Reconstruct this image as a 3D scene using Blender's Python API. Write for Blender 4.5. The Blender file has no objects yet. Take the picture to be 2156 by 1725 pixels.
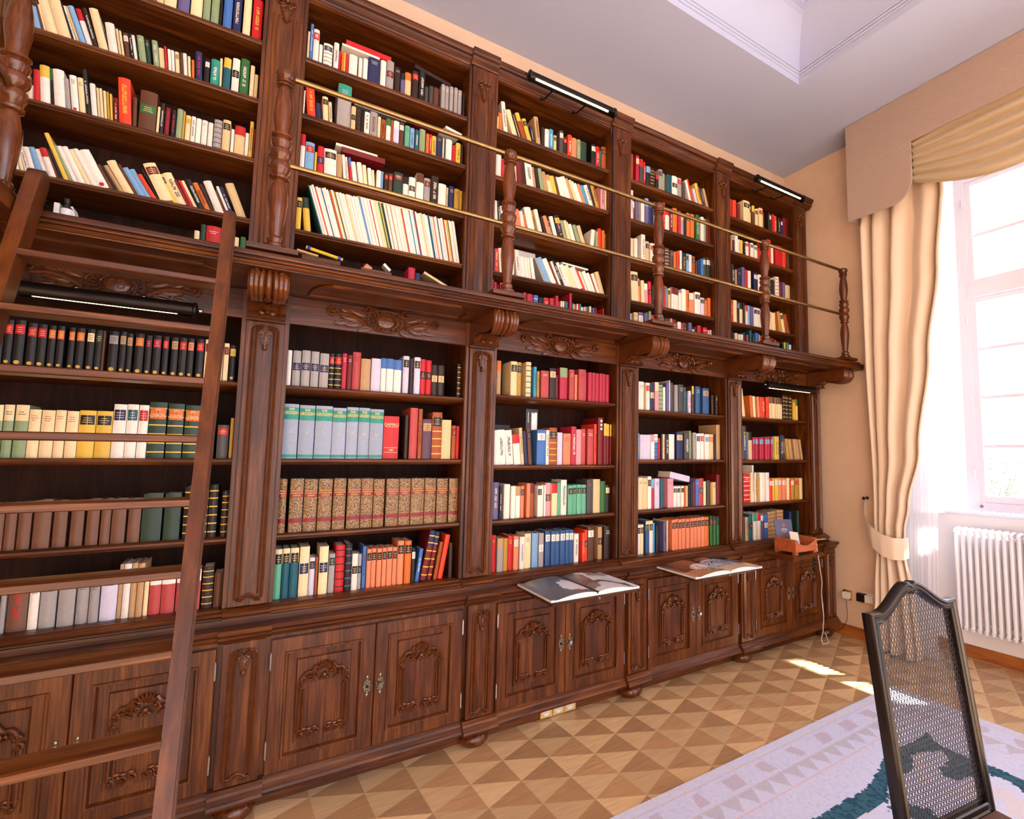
import bpy, math, random, re
from mathutils import Vector, Matrix, Euler
random.seed(7)
SC = bpy.context.scene
COL = SC.collection
PI = math.pi

# ------------------------------------------------------------------ helpers
def lin(c):
    return tuple(((x/255)/12.92 if x/255 <= .04045 else ((x/255+.055)/1.055)**2.4) for x in c)

class MB:
    """collects shapes and links them as one mesh object"""
    def __init__(s): s.v=[]; s.f=[]; s.c=[]; s.m=[]
    def add(s, vs, fs, col=None, mi=0):
        o=len(s.v); s.v+= [tuple(p) for p in vs]
        for f in fs:
            s.f.append(tuple(i+o for i in f)); s.c.append(col); s.m.append(mi)
    def box(s,x0,x1,y0,y1,z0,z1,col=None,mi=0,b=0.0):
        if b>0:
            # chamfered box along its vertical and horizontal edges
            vs=[]
            for z,ins in ((z0,b),(z0+b,0),(z1-b,0),(z1,b)):
                vs+=[(x0+ins,y0+ins,z),(x1-ins,y0+ins,z),(x1-ins,y1-ins,z),(x0+ins,y1-ins,z)]
            fs=[(3,2,1,0),(12,13,14,15)]
            for k in range(3):
                for i in range(4):
                    j=(i+1)%4; fs.append((4*k+i,4*k+j,4*k+4+j,4*k+4+i))
            s.add(vs,fs,col,mi); return s
        vs=[(x0,y0,z0),(x1,y0,z0),(x1,y1,z0),(x0,y1,z0),(x0,y0,z1),(x1,y0,z1),(x1,y1,z1),(x0,y1,z1)]
        s.add(vs,[(3,2,1,0),(4,5,6,7),(0,1,5,4),(1,2,6,5),(2,3,7,6),(3,0,4,7)],col,mi); return s
    def prism(s,prof,a0,a1,axis='x',col=None,mi=0):
        """closed profile; axis x: (y,z), axis y: (x,z), axis z: (x,y)"""
        n=len(prof)
        def P(a,p):
            return (a,p[0],p[1]) if axis=='x' else ((p[0],a,p[1]) if axis=='y' else (p[0],p[1],a))
        vs=[P(a0,p) for p in prof]+[P(a1,p) for p in prof]
        fs=[tuple(range(n)),tuple(range(2*n-1,n-1,-1))]
        for i in range(n):
            j=(i+1)%n; fs.append((i,i+n,j+n,j))
        s.add(vs,fs,col,mi); return s
    def lathe(s,prof,cx,cy,z0=0,n=20,axis='z',col=None,mi=0):
        vs=[];fs=[];k=len(prof)
        for r,h in prof:
            for i in range(n):
                a=2*PI*i/n; c,d=r*math.cos(a),r*math.sin(a)
                vs.append((cx+c,cy+d,z0+h) if axis=='z' else ((z0+h,cx+c,cy+d) if axis=='x' else (cx+c,z0+h,cy+d)))
        for j in range(k-1):
            for i in range(n):
                fs.append((j*n+i,j*n+(i+1)%n,(j+1)*n+(i+1)%n,(j+1)*n+i))
        fs.append(tuple(range(n-1,-1,-1))); fs.append(tuple(range((k-1)*n,k*n)))
        s.add(vs,fs,col,mi); return s
    def tube(s,pts,r,n=8,closed=False,flat=1.0,col=None,mi=0):
        """r: number or list; flat squashes the section along world y"""
        pts=[Vector(p) for p in pts]; m=len(pts)
        if not isinstance(r,(list,tuple)): r=[r]*m
        vs=[];fs=[]; up=Vector((0,1,0))
        for i,p in enumerate(pts):
            a=pts[(i-1)%m] if (closed or i>0) else p
            b=pts[(i+1)%m] if (closed or i<m-1) else p
            t=(b-a); t=t.normalized() if t.length>1e-9 else Vector((0,0,1))
            u=up-t*up.dot(t)
            if u.length<1e-3: u=Vector((1,0,0))-t*t.x
            u.normalize(); w=t.cross(u)
            for k in range(n):
                an=2*PI*k/n
                vs.append(p+u*(r[i]*flat*math.cos(an))+w*(r[i]*math.sin(an)))
        for i in range(m if closed else m-1):
            j=(i+1)%m
            for k in range(n):
                fs.append((i*n+k,i*n+(k+1)%n,j*n+(k+1)%n,j*n+k))
        if not closed:
            fs.append(tuple(range(n-1,-1,-1))); fs.append(tuple(range((m-1)*n,m*n)))
        s.add(vs,fs,col,mi); return s
    def blob(s,c,r,rot=0.0,nu=10,nv=6,col=None,mi=0):
        """ellipsoid, turned by rot in the xz plane"""
        vs=[];fs=[];ca,sa=math.cos(rot),math.sin(rot)
        for j in range(nv+1):
            ph=PI*j/nv
            for i in range(nu):
                th=2*PI*i/nu
                x=r[0]*math.cos(ph); y=r[1]*math.sin(ph)*math.cos(th); z=r[2]*math.sin(ph)*math.sin(th)
                vs.append((c[0]+x*ca-z*sa,c[1]+y,c[2]+x*sa+z*ca))
        for j in range(nv):
            for i in range(nu):
                fs.append((j*nu+i,j*nu+(i+1)%nu,(j+1)*nu+(i+1)%nu,(j+1)*nu+i))
        s.add(vs,fs,col,mi); return s
    def grid(s,fn,nu,nv,col=None,mi=0):
        vs=[fn(i/nu,j/nv) for j in range(nv+1) for i in range(nu+1)]
        fs=[(j*(nu+1)+i,j*(nu+1)+i+1,(j+1)*(nu+1)+i+1,(j+1)*(nu+1)+i) for j in range(nv) for i in range(nu)]
        s.add(vs,fs,col,mi); return s
    def quad(s,a,b,c,d,col=None,mi=0): s.add([a,b,c,d],[(0,1,2,3)],col,mi); return s
    def build(s,name,mat,parent=None,smooth=35,org=None,fix=True):
        o=org if org is not None else (parent.get('_o') if parent else None)
        o=Vector(o) if o is not None else Vector((0,0,0))
        me=bpy.data.meshes.new(name)
        me.from_pydata([tuple(Vector(p)-o) for p in s.v],[],s.f)
        for m in (mat if isinstance(mat,(list,tuple)) else [mat]): me.materials.append(m)
        if len(me.materials)>1: me.polygons.foreach_set('material_index',s.m)
        if any(c is not None for c in s.c):
            at=me.color_attributes.new('Col','FLOAT_COLOR','CORNER'); buf=[]
            for f,c in zip(s.f,s.c):
                c=c or (.5,.5,.5)
                for _ in f: buf+=[c[0],c[1],c[2],1.0]
            at.data.foreach_set('color',buf)
        if fix:
            import bmesh
            bm=bmesh.new(); bm.from_mesh(me); bmesh.ops.recalc_face_normals(bm,faces=bm.faces); bm.to_mesh(me); bm.free()
        if smooth:
            me.polygons.foreach_set('use_smooth',[True]*len(me.polygons)); me.set_sharp_from_angle(angle=math.radians(smooth))
        me.update()
        ob=bpy.data.objects.new(name,me); COL.objects.link(ob)
        if parent: ob.parent=parent
        else: ob.location=o
        if not parent: ob['_o']=tuple(o)
        else: ob['_o']=tuple(o)
        return ob

def thing(name,label,cat,loc,group=None):
    o=bpy.data.objects.new(name,None); COL.objects.link(o); o.location=loc; o['_o']=tuple(loc); o.empty_display_size=.05
    o['label']=label; o['category']=cat
    if group: o['group']=group
    return o
def tag(o,label,cat,group=None):
    o['label']=label; o['category']=cat
    if group: o['group']=group
    return o
def struct(o,label,cat='room'):
    o['kind']='structure'; o['label']=label; o['category']=cat; return o

# ------------------------------------------------------------------ materials
def nodes(name):
    m=bpy.data.materials.new(name); m.use_nodes=True; nt=m.node_tree
    b=nt.nodes['Principled BSDF']; return m,nt,b
def N(nt,t,**k):
    n=nt.nodes.new(t)
    for a,v in k.items(): setattr(n,a,v)
    return n
def plain(name,rgb,rough=.5,metal=0,spec=.5,noise=0,scale=40,bump=0):
    m,nt,b=nodes(name); c=lin(rgb)
    b.inputs['Base Color'].default_value=(*c,1); b.inputs['Roughness'].default_value=rough
    b.inputs['Metallic'].default_value=metal; b.inputs['Specular IOR Level'].default_value=spec
    if noise or bump:
        tc=N(nt,'ShaderNodeTexCoord'); no=N(nt,'ShaderNodeTexNoise'); no.inputs['Scale'].default_value=scale; no.inputs['Detail'].default_value=4
        nt.links.new(tc.outputs['Object'],no.inputs['Vector'])
        if noise:
            r=N(nt,'ShaderNodeValToRGB'); r.color_ramp.elements[0].position=.3; r.color_ramp.elements[1].position=.7
            r.color_ramp.elements[0].color=(*[x*(1-noise) for x in c],1); r.color_ramp.elements[1].color=(*[min(1,x*(1+noise)) for x in c],1)
            nt.links.new(no.outputs['Fac'],r.inputs['Fac']); nt.links.new(r.outputs['Color'],b.inputs['Base Color'])
        if bump:
            bu=N(nt,'ShaderNodeBump'); bu.inputs['Strength'].default_value=bump; bu.inputs['Distance'].default_value=.002
            nt.links.new(no.outputs['Fac'],bu.inputs['Height']); nt.links.new(bu.outputs['Normal'],b.inputs['Normal'])
    return m
def wood(name,dark,mid,light,along='z',rough=.38,s=1.0,coat=.12,fine=None):
    """oak grain: stretched noise plus fine pores"""
    m,nt,b=nodes(name)
    tc=N(nt,'ShaderNodeTexCoord'); mp=N(nt,'ShaderNodeMapping')
    sc={'z':(9,9,.9),'x':(.9,9,9),'y':(9,.9,9)}[along]
    mp.inputs['Scale'].default_value=[q*s for q in sc]
    g=N(nt,'ShaderNodeNewGeometry')
    nt.links.new(g.outputs['Position'],mp.inputs['Vector'])
    n1=N(nt,'ShaderNodeTexNoise'); n1.inputs['Scale'].default_value=1.6; n1.inputs['Detail'].default_value=6; n1.inputs['Distortion'].default_value=1.2
    nt.links.new(mp.outputs['Vector'],n1.inputs['Vector'])
    mp2=N(nt,'ShaderNodeMapping'); sc2=fine or {'z':(160,160,5),'x':(5,160,160),'y':(160,5,160)}[along]
    mp2.inputs['Scale'].default_value=sc2; nt.links.new(g.outputs['Position'],mp2.inputs['Vector'])
    n2=N(nt,'ShaderNodeTexNoise'); n2.inputs['Scale'].default_value=1.0; n2.inputs['Detail'].default_value=3
    nt.links.new(mp2.outputs['Vector'],n2.inputs['Vector'])
    mx=N(nt,'ShaderNodeMath',operation='MULTIPLY_ADD'); mx.inputs[1].default_value=.45; 
    nt.links.new(n2.outputs['Fac'],mx.inputs[0])
    sb=N(nt,'ShaderNodeMath',operation='MULTIPLY'); sb.inputs[1].default_value=.62; nt.links.new(n1.outputs['Fac'],sb.inputs[0])
    nt.links.new(sb.outputs[0],mx.inputs[2])
    r=N(nt,'ShaderNodeValToRGB'); e=r.color_ramp.elements
    e[0].position=.33; e[0].color=(*lin(dark),1); e[1].position=.72; e[1].color=(*lin(light),1)
    k=e.new(.52); k.color=(*lin(mid),1)
    nt.links.new(mx.outputs[0],r.inputs['Fac']); nt.links.new(r.outputs['Color'],b.inputs['Base Color'])
    b.inputs['Roughness'].default_value=rough
    b.inputs['Coat Weight'].default_value=coat; b.inputs['Specular IOR Level'].default_value=.32 if coat else .15; b.inputs['Coat Roughness'].default_value=.22
    bu=N(nt,'ShaderNodeBump'); bu.inputs['Strength'].default_value=.25; bu.inputs['Distance'].default_value=.0015
    nt.links.new(n2.outputs['Fac'],bu.inputs['Height']); nt.links.new(bu.outputs['Normal'],b.inputs['Normal'])
    return m
W_D,W_M,W_L=(38,15,3),(78,36,8),(122,68,22)
WV=wood('oak_vertical',W_D,W_M,W_L,'z')
WH=wood('oak_horizontal',W_D,W_M,W_L,'x')
WY=wood('oak_deep',W_D,W_M,W_L,'y')
WC=plain('oak_carved',(94,48,20),.2,noise=.18,scale=25)
WLAD=wood('ladder_oak',(46,19,5),(78,36,10),(108,58,22),'z',rough=.38,s=.5,coat=.1,fine=(60,14,7))
WB=wood('oak_back_panel_shaded',(30,12,5),(46,20,8),(62,30,13),'z',rough=.6,coat=0)  # same oak, darkened: shade of the shelf recesses put into the colour
WT=wood('turned_oak',(50,20,5),(88,40,11),(118,60,20),'z',rough=.2,coat=.4)
WSK=wood('beech_skirting',(120,66,26),(160,94,44),(188,118,62),'y',rough=.3)
WBOX=wood('cherry_box',(140,66,34),(176,92,54),(200,116,74),'x',rough=.35)
WCH=plain('black_lacquered_wood',(20,13,13),.2,noise=.35,scale=30)
BRASS=plain('brushed_brass',(158,126,78),.34,1,noise=.15,scale=30)
STEEL=plain('polished_steel',(200,200,205),.2,1)
IRON=plain('dark_bronze',(38,30,27),.35,.7)
PEWTER=plain('antique_pewter',(140,128,105),.35,1,noise=.4,scale=120)
WALL=plain('cream_wall_paint',(222,192,164),.75,noise=.03,scale=8,bump=.08)
WALLW=plain('sky_tinted_niche_white',(242,243,252),.7)  # white with the sky's cool brightness put into the paint colour
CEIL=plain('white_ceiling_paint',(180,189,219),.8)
WHITEP=plain('sky_tinted_white_gloss',(226,228,248),.3)  # white paint carrying the blue tint of skylight in its base colour
RADW=plain('white_enamel',(236,238,250),.25)
PLAST=plain('white_plastic',(235,230,220),.35)
PLASTB=plain('black_plastic',(18,16,16),.3)
GOLDPL=plain('gold_socket_plate',(205,165,85),.3,.8)
PAPER=plain('paper_page',(228,216,196),.8,noise=.05,scale=200)
PAPERW=plain('white_paper',(238,236,236),.5)

def attr_mat(name,rough=.5,spec=.4,speck=False):
    m,nt,b=nodes(name); a=N(nt,'ShaderNodeAttribute'); a.attribute_name='Col'
    no=N(nt,'ShaderNodeTexNoise'); no.inputs['Scale'].default_value=70; no.inputs['Detail'].default_value=3
    g=N(nt,'ShaderNodeNewGeometry'); nt.links.new(g.outputs['Position'],no.inputs['Vector'])
    mr=N(nt,'ShaderNodeMapRange'); mr.inputs['To Min'].default_value=.86; mr.inputs['To Max'].default_value=1.1
    nt.links.new(no.outputs['Fac'],mr.inputs['Value'])
    mx=N(nt,'ShaderNodeMix',data_type='RGBA',blend_type='MULTIPLY'); mx.inputs['Factor'].default_value=1
    nt.links.new(a.outputs['Color'],mx.inputs['A']); nt.links.new(mr.outputs['Result'],mx.inputs['B'])
    nt.links.new(mx.outputs['Result'],b.inputs['Base Color'])
    b.inputs['Roughness'].default_value=rough; b.inputs['Specular IOR Level'].default_value=spec
    return m
BOOK=attr_mat('book_cloth',.48)
GILT=plain('gilt_lettering',(205,170,95),.35,.6)
def marbled():
    m,nt,b=nodes('gilt_marbled_leather'); g=N(nt,'ShaderNodeNewGeometry')
    v=N(nt,'ShaderNodeTexNoise'); v.inputs['Scale'].default_value=230; v.inputs['Detail'].default_value=2
    nt.links.new(g.outputs['Position'],v.inputs['Vector'])
    r=N(nt,'ShaderNodeValToRGB'); e=r.color_ramp.elements; e[0].position=.40; e[0].color=(*lin((58,34,18)),1); e[1].position=.62; e[1].color=(*lin((176,136,82)),1)
    nt.links.new(v.outputs['Fac'],r.inputs['Fac']); nt.links.new(r.outputs['Color'],b.inputs['Base Color']); b.inputs['Roughness'].default_value=.42
    return m
MARB=marbled()
def fabric(name,rgb,rough=.6,sheen=.4,wave=False):
    m,nt,b=nodes(name); c=lin(rgb); b.inputs['Base Color'].default_value=(*c,1); b.inputs['Roughness'].default_value=rough
    b.inputs['Sheen Weight'].default_value=sheen
    no=N(nt,'ShaderNodeTexNoise'); g=N(nt,'ShaderNodeNewGeometry'); nt.links.new(g.outputs['Position'],no.inputs['Vector'])
    no.inputs['Scale'].default_value=260; bu=N(nt,'ShaderNodeBump'); bu.inputs['Strength'].default_value=.15; bu.inputs['Distance'].default_value=.001
    nt.links.new(no.outputs['Fac'],bu.inputs['Height'])
    if wave:
        mp=N(nt,'ShaderNodeMapping'); mp.inputs['Scale'].default_value=(3,3,26); nt.links.new(g.outputs['Position'],mp.inputs['Vector'])
        w=N(nt,'ShaderNodeTexNoise'); w.inputs['Scale'].default_value=2.2; w.inputs['Distortion'].default_value=1.6; nt.links.new(mp.outputs['Vector'],w.inputs['Vector'])
        mu=N(nt,'ShaderNodeMath',operation='MULTIPLY'); mu.inputs[1].default_value=9; nt.links.new(w.outputs['Fac'],mu.inputs[0])
        si=N(nt,'ShaderNodeMath',operation='SINE'); mu2=N(nt,'ShaderNodeMath',operation='MULTIPLY'); mu2.inputs[1].default_value=5
        nt.links.new(mu.outputs[0],mu2.inputs[0]); nt.links.new(mu2.outputs[0],si.inputs[0])
        bu.inputs['Strength'].default_value=.5; bu.inputs['Distance'].default_value=.0015
        nt.links.new(si.outputs[0],bu.inputs['Height'])
    nt.links.new(bu.outputs['Normal'],b.inputs['Normal'])
    return m
CURT=fabric('cream_satin',(228,206,182),.42,.3)
PELM=fabric('moire_pelmet_cloth',(178,154,140),.5,.3,True)
SWAGM=fabric('golden_cream_satin',(190,170,138),.38,.3)
def sheer():
    m,nt,b=nodes('sheer_voile'); out=nt.nodes['Material Output']
    b.inputs['Base Color'].default_value=(.86,.86,.9,1); b.inputs['Roughness'].default_value=.8
    t=N(nt,'ShaderNodeBsdfTranslucent'); t.inputs['Color'].default_value=(.9,.9,.95,1)
    tr=N(nt,'ShaderNodeBsdfTransparent'); a=N(nt,'ShaderNodeMixShader'); a.inputs[0].default_value=.5
    nt.links.new(b.outputs[0],a.inputs[1]); nt.links.new(t.outputs[0],a.inputs[2])
    c=N(nt,'ShaderNodeMixShader'); c.inputs[0].default_value=.3; nt.links.new(a.outputs[0],c.inputs[1]); nt.links.new(tr.outputs[0],c.inputs[2])
    nt.links.new(c.outputs[0],out.inputs['Surface']); return m
SHEER=sheer()
def glass():
    m,nt,b=nodes('window_glass'); out=nt.nodes['Material Output']
    tr=N(nt,'ShaderNodeBsdfTransparent'); gl=N(nt,'ShaderNodeBsdfGlossy'); gl.inputs['Roughness'].default_value=.02
    a=N(nt,'ShaderNodeMixShader'); a.inputs[0].default_value=.05; nt.links.new(tr.outputs[0],a.inputs[1]); nt.links.new(gl.outputs[0],a.inputs[2])
    nt.links.new(a.outputs[0],out.inputs['Surface']); return m
GLASS=glass()
def emis(name,rgb,st):
    m,nt,b=nodes(name); b.inputs['Base Color'].default_value=(*lin(rgb),1); b.inputs['Emission Color'].default_value=(*lin(rgb),1); b.inputs['Emission Strength'].default_value=st; return m
LED=emis('warm_led_strip',(255,226,160),14)
LEDD=emis('dim_led_strip',(255,226,170),5)

def floor_mat():
    m,nt,b=nodes('oak_triangle_parquet'); a=N(nt,'ShaderNodeAttribute'); a.attribute_name='Col'
    g=N(nt,'ShaderNodeNewGeometry'); mp=N(nt,'ShaderNodeMapping'); mp.inputs['Scale'].default_value=(6,60,1); mp.inputs['Rotation'].default_value=(0,0,.45)
    nt.links.new(g.outputs['Position'],mp.inputs['Vector'])
    no=N(nt,'ShaderNodeTexNoise'); no.inputs['Scale'].default_value=1; no.inputs['Detail'].default_value=5; no.inputs['Distortion'].default_value=.8
    nt.links.new(mp.outputs['Vector'],no.inputs['Vector'])
    mr=N(nt,'ShaderNodeMapRange'); mr.inputs['From Min'].default_value=.3; mr.inputs['From Max'].default_value=.7; mr.inputs['To Min'].default_value=.84; mr.inputs['To Max'].default_value=1.08
    nt.links.new(no.outputs['Fac'],mr.inputs['Value'])
    mx=N(nt,'ShaderNodeMix',data_type='RGBA',blend_type='MULTIPLY'); mx.inputs['Factor'].default_value=1
    nt.links.new(a.outputs['Color'],mx.inputs['A']); nt.links.new(mr.outputs['Result'],mx.inputs['B']); nt.links.new(mx.outputs['Result'],b.inputs['Base Color'])
    b.inputs['Roughness'].default_value=.32; b.inputs['Coat Weight'].default_value=.3; b.inputs['Coat Roughness'].default_value=.25
    return m
FLOOR=floor_mat()
RUGM=attr_mat('wool_rug',.95,.1)

# ------------------------------------------------------------------ constants
PITCH=1.0715
XL0,XR0=.099,.978            # opening of the second bay
BAYS={'A':-1,'B':0,'C':1,'D':2,'E':3}
def bx(b): k=BAYS[b]; return XL0+PITCH*k, XR0+PITCH*k
ZC=4.528; XW=4.46; YB=.41
UZ=[3.704,3.388,3.07,2.753]; LZ=[1.92,1.56,1.20,.885]; LZC=[1.952,1.524,1.197,.885]
ORD=['first','second','third','fourth','fifth','sixth','seventh','eighth','ninth','tenth','eleventh','twelfth','thirteenth','fourteenth','fifteenth','sixteenth','seventeenth','eighteenth','nineteenth','twentieth']+['twenty-'+q for q in ('first','second','third','fourth','fifth','sixth','seventh','eighth','ninth')]
BAYNAME={'A':'ladder bay','B':'second bay','C':'third bay','D':'fourth bay','E':'last bay by the wall'}

# ------------------------------------------------------------------ carving motifs (all in the x-z plane at depth y)
def spiral(mb,cx,y,cz,r,turns,start,sgn=1,w=.006,flat=1.0,n=22):
    pts=[];rr=[]
    for i in range(n+1):
        t=i/n; a=start+sgn*turns*2*PI*t; q=r*(1-.85*t)
        pts.append((cx+q*math.cos(a),y-.004*t,cz+q*math.sin(a))); rr.append(w*(1-.45*t))
    mb.tube(pts,rr,6,flat=flat)
    mb.blob((cx,y-.003,cz),(w*.9,w*1.2,w*.9))
def arc(cx,y,cz,rx,rz,a0,a1,n=12): return [(cx+rx*math.cos(a0+(a1-a0)*i/n),y,cz+rz*math.sin(a0+(a1-a0)*i/n)) for i in range(n+1)]
def leaf(mb,x,y,z,l,w,rot,d=.006):
    """a carved leaf from (x,z) pointing along rot, with ribs"""
    ca,sa=math.cos(rot),math.sin(rot)
    mb.blob((x+l*.5*ca,y,z+l*.5*sa),(l*.52,d,w*.5),rot,10,8)
    for s in (-.55,0,.55):
        pts=[]
        for i in range(6):
            t=i/5; u=l*t; v=s*w*.75*math.sin(PI*min(1,t*.9+.1))
            pts.append((x+u*ca-v*sa,y-d*.75,z+u*sa+v*ca))
        mb.tube(pts,[w*.11*(1-.6*abs(t/5-.4)) for t in range(6)],5)
def frieze_carving(cx,y,cz):
    m=MB()
    for rx,rz,w in ((.098,.058,.0055),(.052,.040,.0045)):
        m.tube(arc(cx,y-.006,cz,rx,rz,0,2*PI*39/40,39),w,6,closed=True)
    m.blob((cx,y-.001,cz),(.05,.006,.038))
    for i in range(9):                                        # shell lobes and beads between the two rings
        a=PI*.62+PI*.8*i/8; m.blob((cx+.074*math.cos(a),y-.006,cz+.049*math.sin(a)),(.014,.008,.006),a)
    for i in range(7):
        a=-PI*.36+PI*.72*i/6; m.blob((cx+.075*math.cos(a),y-.005,cz+.049*math.sin(a)),(.008,.007,.008),a)
    for s in (-1,1):
        spiral(m,cx+s*.098,y-.006,cz+.048,.024,1.2,PI/2 if s<0 else PI/2,s,.007)
        P=[];R=[]
        for i in range(15):                                   # main stem to the end scroll
            t=i/14; P.append((cx+s*(.10+.165*t),y-.006,cz-.030+.022*math.sin(t*PI*1.1)+.038*t)); R.append(.012*(1-.35*t))
        m.tube(P,R,6)
        spiral(m,cx+s*.258,y-.006,cz+.022,.024,1.25,-PI/2,s,.008)
        for q,(dx,dz,l,w,a) in enumerate(((.10,.012,.085,.034,.32),(.13,-.012,.09,.034,.10),(.12,-.034,.08,.03,-.12),(.165,.014,.07,.03,.42),(.18,-.028,.07,.028,-.22),(.07,-.050,.07,.026,-.28))):
            rot=a if s>0 else PI-a
            leaf(m,cx+s*dx,y-.003,cz+dz,l,w,rot)
    return m
def door_carving(x0,x1,y,z0,z1):
    """arched shell crest, twin ribs and a scrolled foot, on a raised panel"""
    m=MB(); cx=(x0+x1)/2; hw=(x1-x0)/2; zs=z1-.085
    for i in range(7):                                        # shell
        a=PI*(.14+.72*i/6); m.tube([(cx+.008*math.cos(a),y-.008,z1-.058+.006*math.sin(a)),(cx+.026*math.cos(a),y-.011,z1-.058+.026*math.sin(a)),(cx+.036*math.cos(a),y-.006,z1-.058+.040*math.sin(a))],[.003,.0062,.004],6)
    for s in (-1,1):
        spiral(m,cx+s*.030,y-.007,z1-.072,.016,1.2,PI/2,-s,.0055)
        P=[];R=[]
        for i in range(13):
            t=i/12; P.append((cx+s*(.034+(hw-.054)*t),y-.007,z1-.034-.052*t-.016*math.sin(t*PI*2)*(.6))); R.append(.0075-.001*t)
        m.tube(P,R,6)
        P=[(p[0]-s*.004,p[1]+.002,p[2]-.022-.006*math.sin(i*1.9)) for i,p in enumerate(P)]
        m.tube(P,.0055,6)
        spiral(m,cx+s*(hw-.018),y-.007,zs-.004,.015,1.2,PI*.6 if s>0 else PI*.4,s,.006)
        spiral(m,cx+s*(hw-.016),y-.006,zs-.040,.013,1.1,PI/2,-s,.0055)
        m.blob((cx+s*.012,y-.006,z1-.096),(.014,.008,.007),-s*.6); m.blob((cx+s*.05,y-.005,z1-.098),(.016,.007,.006),s*.5)
        for d,w in ((.012,.0068),(.028,.005)):                # twin ribs
            m.tube([(cx+s*(hw-d),y-.003,zs-.05),(cx+s*(hw-d),y-.003,z0+.035)],w,6)
        spiral(m,cx+s*(hw-.020),y-.005,z0+.024,.014,1.1,PI*.5,s,.0055)
        spiral(m,cx+s*(hw-.055),y-.005,z0+.030,.016,1.2,-PI/2,-s,.0055)
        spiral(m,cx+s*.024,y-.005,z0+.034,.016,1.1,PI,s,.0055)
        P=[(cx+s*(.03+(hw-.05)*t/8),y-.004,z0+.034+.010*math.sin(t*1.5)) for t in range(9)]
        m.tube(P,.005,6)
        for i in range(4): m.blob((cx+s*(.03+i*.022),y-.002,z0+.052-.004*(i%2)),(.013,.005,.008))
    m.blob((cx,y-.006,z1-.082),(.012,.009,.012)); m.blob((cx,y-.006,z1-.10),(.006,.007,.008))
    return m
def pilaster_carving(cx,y,z0,z1,hw,drop=.09):
    """rounded frame of twin ribs with a hanging acanthus leaf on top and a small arch below"""
    m=MB()
    for d,w in ((0,.0075),(.015,.005)):
        x=hw-d; P=[(cx-x,y,z0+.02+d),(cx-x,y,z1-.03)]
        P+=[(cx-x+.022*(1-math.cos(a)),y,z1-.03+.022*math.sin(a)) for a in (PI*.17,PI*.33,PI*.5)]
        m.tube(P,w,6); m.tube([(2*cx-p[0],p[1],p[2]) for p in P],w,6)
    for s in (-1,1):
        spiral(m,cx+s*.018,y-.004,z1-.018,.013,1.25,PI*.5,-s,.0055)
        spiral(m,cx+s*(hw-.012),y-.003,z0+.016,.010,1.1,PI,s if s<0 else s,.0045)
        m.tube([(cx+s*.005,y-.004,z1-.005),(cx+s*.016,y-.005,z1-.004)],.005,6)
        for i in range(4):
            leaf(m,cx+s*.003,y-.004,z1-.022-i*drop*.2,.034-.004*i,.016,(-PI/2+s*(.75-.1*i)),.005)
    leaf(m,cx,y-.006,z1-.028,drop-.008,.024,-PI/2,.007)
    m.blob((cx,y-.006,z1-drop-.024),(.011,.007,.014))
    m.tube([(cx-hw+.014+(2*hw-.028)*t/10,y-.002,z0+.014+.022*math.sin(PI*t/10)) for t in range(11)],.006,6)
    m.tube([(cx-hw+.020+(2*hw-.040)*t/10,y-.002,z0+.006+.018*math.sin(PI*t/10)) for t in range(11)],.004,6)
    return m
def relief(m,y,k=1.7):
    m.v=[(p[0],y+(p[1]-y)*k,p[2]) for p in m.v]; return m
def ribs(cx,y,z0,z1,hw):
    m=MB()
    for s in (-1,1):
        for d,w in ((0,.0075),(.018,.0055)):
            m.tube([(cx+s*(hw-d),y,z0),(cx+s*(hw-d),y,z1)],w,6)
    return m
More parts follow.
